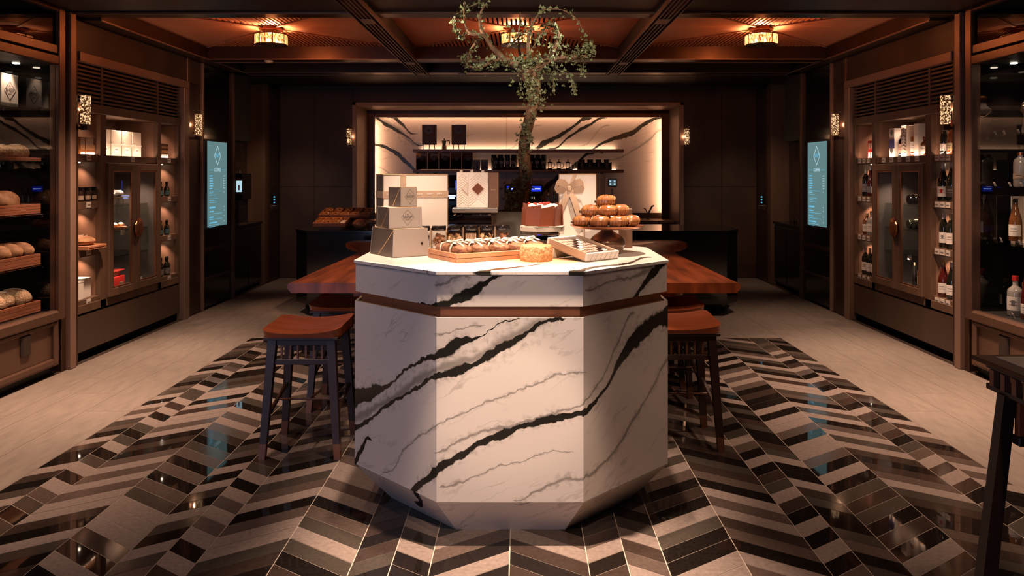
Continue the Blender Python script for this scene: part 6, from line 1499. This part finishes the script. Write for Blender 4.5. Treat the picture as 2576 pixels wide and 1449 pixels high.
for i in range(4):
    t = thing('coffee_canister', '%s dark round canister with ring emblem in the rack' % names[i], 'canister', (NX(1463 + i * 21), 11.165, ZL), 0, 'coffee canisters')
    MB().lathe([(.042, 0), (.044, .004), (.044, .118), (.04, .126)], (0, 0, 0), 16).build('canister_body', M['darkchoc'], t, True, wd=False); MB().lathe([(.045, .126), (.045, .14), (.04, .146)], (0, 0, 0), 16).build('lid', M['blackmat'], t, True, wd=False)
    b = MB().tube([(.018 * math.cos(a), -.0445 + .004 * (1 - abs(math.sin(a))) * 0, .055 + .022 * math.sin(a)) for a in [q * PI / 8 for q in range(17)]], .0018, 4); b.build('ring_emblem', M['tan'], t, wd=False)
# machines on the back bar
t = thing('coffee_grinder', 'tall black coffee grinder with blue display behind the ivory gift box', 'grinder', (NX(1138, 11.0), 11.0, ZB))
MB().box(-.085, .085, -.12, .12, 0, .05, .006).build('grinder_base', M['blackmat'], t, wd=False); MB().box(-.075, .075, -.06, .12, .05, .46, .01).build('grinder_body', M['black'], t, wd=False)
MB().lathe([(.05, .46), (.09, .53), (.10, .60), (.105, .61), (.105, .63)], (0, .03, 0), 16).build('hopper', M['smoke'], t, True, wd=False)
MB().box(-.055, .055, -.066, -.06, .26, .38, .002).build('display', M['blackmat'], t, wd=False)
for z, w_ in ((.33, .05), (.30, .035)): MB().box(-w_, w_, -.069, -.065, z, z + .016).build('display_line', M['bluew'], t, wd=False)
MB().box(.05, .056, -.066, -.06, .42, .55).build('side_light', M['blue'], t, wd=False); MB().tube([(0, -.06, .2), (0, -.10, .18)], .018, 8).build('spout', M['steel'], t, wd=False)
text('GRIND', (0, -.0665, .36), .022, M['scrwhite'], t) if False else None
t = thing('espresso_machine', 'black espresso machine with two blue light bars behind the ivy trunk', 'espresso machine', (NX(1318, 11.0), 11.0, ZB))
MB().box(-.26, .26, -.2, .2, .04, .10, .008).build('machine_base', M['steel'], t, wd=False); MB().box(-.24, .24, .0, .2, .10, .34, .006).build('machine_back', M['black'], t, wd=False)
hd = MB().box(-.27, .27, -.18, .2, .34, .50, .02).build('machine_head', M['black'], t, wd=False)
for sg in (-1, 1):
    MB().box(sg * .17 - .055, sg * .17 + .055, -.184, -.179, .432, .444).build('light_bar', M['bluew'], hd, wd=False); MB().box(sg * .17 - .07, sg * .17 + .07, -.1825, -.179, .40, .475).build('light_field', M['bluedim'], hd, wd=False)
    MB().lathe([(.035, 0), (.035, .03)], (sg * .12, -.1, .30), 12).build('group_head', M['chrome'], t, True, wd=False); MB().tube([(sg * .12, -.12, .29), (sg * .12, -.24, .28)], .014, 8).build('portafilter', M['blackmat'], t, True, wd=False)
    MB().tube([(sg * .23, -.16, .33), (sg * .25, -.2, .25), (sg * .24, -.19, .15)], .006, 6).build('steam_wand', M['chrome'], t, True, wd=False)
MB().box(-.22, .22, -.26, .0, .10, .125, .006).build('drip_tray', M['steel'], t, wd=False)
for i in range(4): 
    c_ = thing('espresso_cup', '%s small glass cup on top of the espresso machine' % names[i], 'cup', (NX(1340 + i * 7, 11.0), 10.95, ZB + .501), 0, 'cups on the espresso machine'); MB().lathe([(.015, 0), (.024, .05), (.022, .05), (.013, .004)], (0, 0, 0), 12).build('cup_body', M['acrylic'], c_, True, wd=False); MB().tube([(.022, 0, .045), (.036, 0, .04), (.03, 0, .015), (.018, 0, .012)], .003, 5).build('handle', M['acrylic'], c_, True, wd=False)
for i, px in enumerate((1379, 1394)):
    t = thing('beer_tap', '%s slim steel bar tap right of the espresso machine' % ('left' if i == 0 else 'right'), 'tap', (NX(px, 10.9), 10.9, ZB)); MB().tube([(0, 0, 0), (0, 0, .34 + .05 * i), (0, -.06, .38 + .05 * i), (0, -.10, .34 + .05 * i)], .012, 8).build('tap_pipe', M['steel'], t, True, wd=False); MB().tube([(0, 0, .34), (0, -.02, .46)], .010, 8).build('tap_lever', M['blackmat'], t, True, wd=False); MB().lathe([(.03, 0), (.03, .012)], (0, 0, 0), 12).build('tap_flange', M['steel'], t, wd=False)
t = thing('pos_display', 'small customer display with lit digits on a steel pole beside the white gift box', 'display', (NX(1540, 8.3), 8.3, .842))
MB().tube([(0, 0, 0), (0, 0, .40)], .010, 8).build('pole', M['chrome'], t, True, wd=False); MB().lathe([(.06, 0), (.06, .01)], (0, 0, 0), 16).build('pole_base', M['blackmat'], t, wd=False); MB().box(-.045, .05, -.012, .012, .42, .505, .006).build('housing', M['black'], t, wd=False); d = MB().box(-.037, .042, -.014, -.011, .43, .497).build('display', emit('pos_glow', (.10, .17, .19), .5), t, wd=False)
for xx in (-.03, .015):
    for z in (.44, .468): MB().box(xx, xx + .018, -.0155, -.0138, z, z + .018).build('digit', M['scrwhite'], d, wd=False)
t = thing('bar_faucet', 'curved bronze tap with lever by the bar sink, right of the niche', 'faucet', (NX(1630, 11.0), 11.0, ZB))
MB().lathe([(.025, 0), (.025, .02)], (0, 0, 0), 12).build('tap_flange', M['bronze'], t, wd=False); MB().tube([(0, 0, .02), (0, 0, .07), (.03, -.01, .14), (.055, -.02, .19), (.08, -.03, .20)], .012, 8).build('spout', M['bronze'], t, True, wd=False); MB().tube([(0, 0, .07), (-.03, -.01, .14), (-.055, -.02, .16)], .009, 8).build('lever', M['bronze'], t, True, wd=False)
# trays of pastries on the black bar
def ptray(label, x0, x1, y, z, d, tilt, n, sheet):
    t = thing('pastry_tray', label, 'tray', ((x0 + x1) / 2, y, z)); w = (x1 - x0) / 2; t.rotation_euler = (tilt, 0, 0)
    MB().box(-w, w, 0, d, 0, .01, .001).build('tray_floor', M['trayred'], t, wd=False)
    for q in ((-w, w, 0, .012), (-w, w, d - .012, d), (-w, -w + .012, .012, d - .012), (w - .012, w, .012, d - .012)): MB().box(*q, 0, .04, .002).build('tray_rim', M['trayred'], t, wd=False)
    MB().box(-w + .02, w - .02, .02, d - .02, .010, .012).build('paper_liner', M['white'] if sheet else M['tray'], t, wd=False)
    Mx = Matrix.Translation(t.location) @ Matrix.Rotation(tilt, 4, 'X'); rr = random.Random(n)
    cols = n // 2
    for i in range(n):
        c, r = i % cols, i // cols; p = Mx @ Vector((-w + .055 + c * (2 * w - .11) * (.72 if sheet else 1) / max(1, cols - 1), .06 + r * (d - .13), .012))
        o = thing('twisted_pastry', 'brown twisted pastry, %s row %s on the %s pastry tray' % (('front', 'back')[r], ('first', 'second', 'third', 'fourth', 'fifth')[c], 'front' if sheet else 'rear'), 'pastry', p, rr.uniform(-.4, .4), 'twisted pastries on the bar')
        o.rotation_euler = (tilt, 0, rr.uniform(-.4, .4))
        pts = [(.032 * math.cos(a) * (1 + .3 * math.sin(2 * a)), .032 * math.sin(a), .018 + .008 * math.sin(3 * a)) for a in [k * 2 * PI / 20 for k in range(21)]]
        MB().tube(pts, [.014 + .003 * math.sin(k * 1.6) for k in range(21)], 8).build('dough_ring', M['pastry'], o, True, wd=False); MB().tube([(-.02, -.02, .03), (0, 0, .036), (.02, .02, .03)], .011, 7).build('dough_twist', M['pastry'], o, True, wd=False)
    return t
ptray('front tilted red-brown tray of twisted pastries on the black bar', -2.02, -1.70, 7.72, .872, .24, .20, 6, True)
ptray('rear wider tilted tray of twisted pastries on the black bar', -2.04, -1.52, 8.02, .94, .30, .20, 10, False)
for x0, x1, y, h, w_ in ((-1.98, -1.74, 7.78, .028, 'front'), (-1.98, -1.6, 8.1, .095, 'rear')): tag(MB().box(x0, x1, y, y + .12, .8425, .8425 + h, .002).build('tray_block', M['trayred']), 'wooden wedge block under the %s pastry tray' % w_, 'block')
t = thing('pastry_bag', 'knotted cellophane bag of red-brown biscuits beside the pastry trays', 'bag', (-1.58, 7.86, .8425))
m = MB().ell((0, 0, .05), (.075, .06, .05), 16, 9)
rr = random.Random(2)
for v in m.v: v += Vector((rr.uniform(-1, 1), rr.uniform(-1, 1), rr.uniform(-1, 1))) * .005
m.build('biscuits', M['loafcut'], t, wd=False); m = MB().ell((0, 0, .056), (.083, .068, .056), 14, 8)
for v in m.v: v += Vector((rr.uniform(-1, 1), rr.uniform(-1, 1), rr.uniform(-1, 1))) * .004
m.build('cellophane', M['wrap'], t, wd=False); MB().lathe([(.008, .108), (.006, .115), (.03, .15)], (0, 0, 0), 9).build('gathered_top', M['wrap'], t, wd=False)
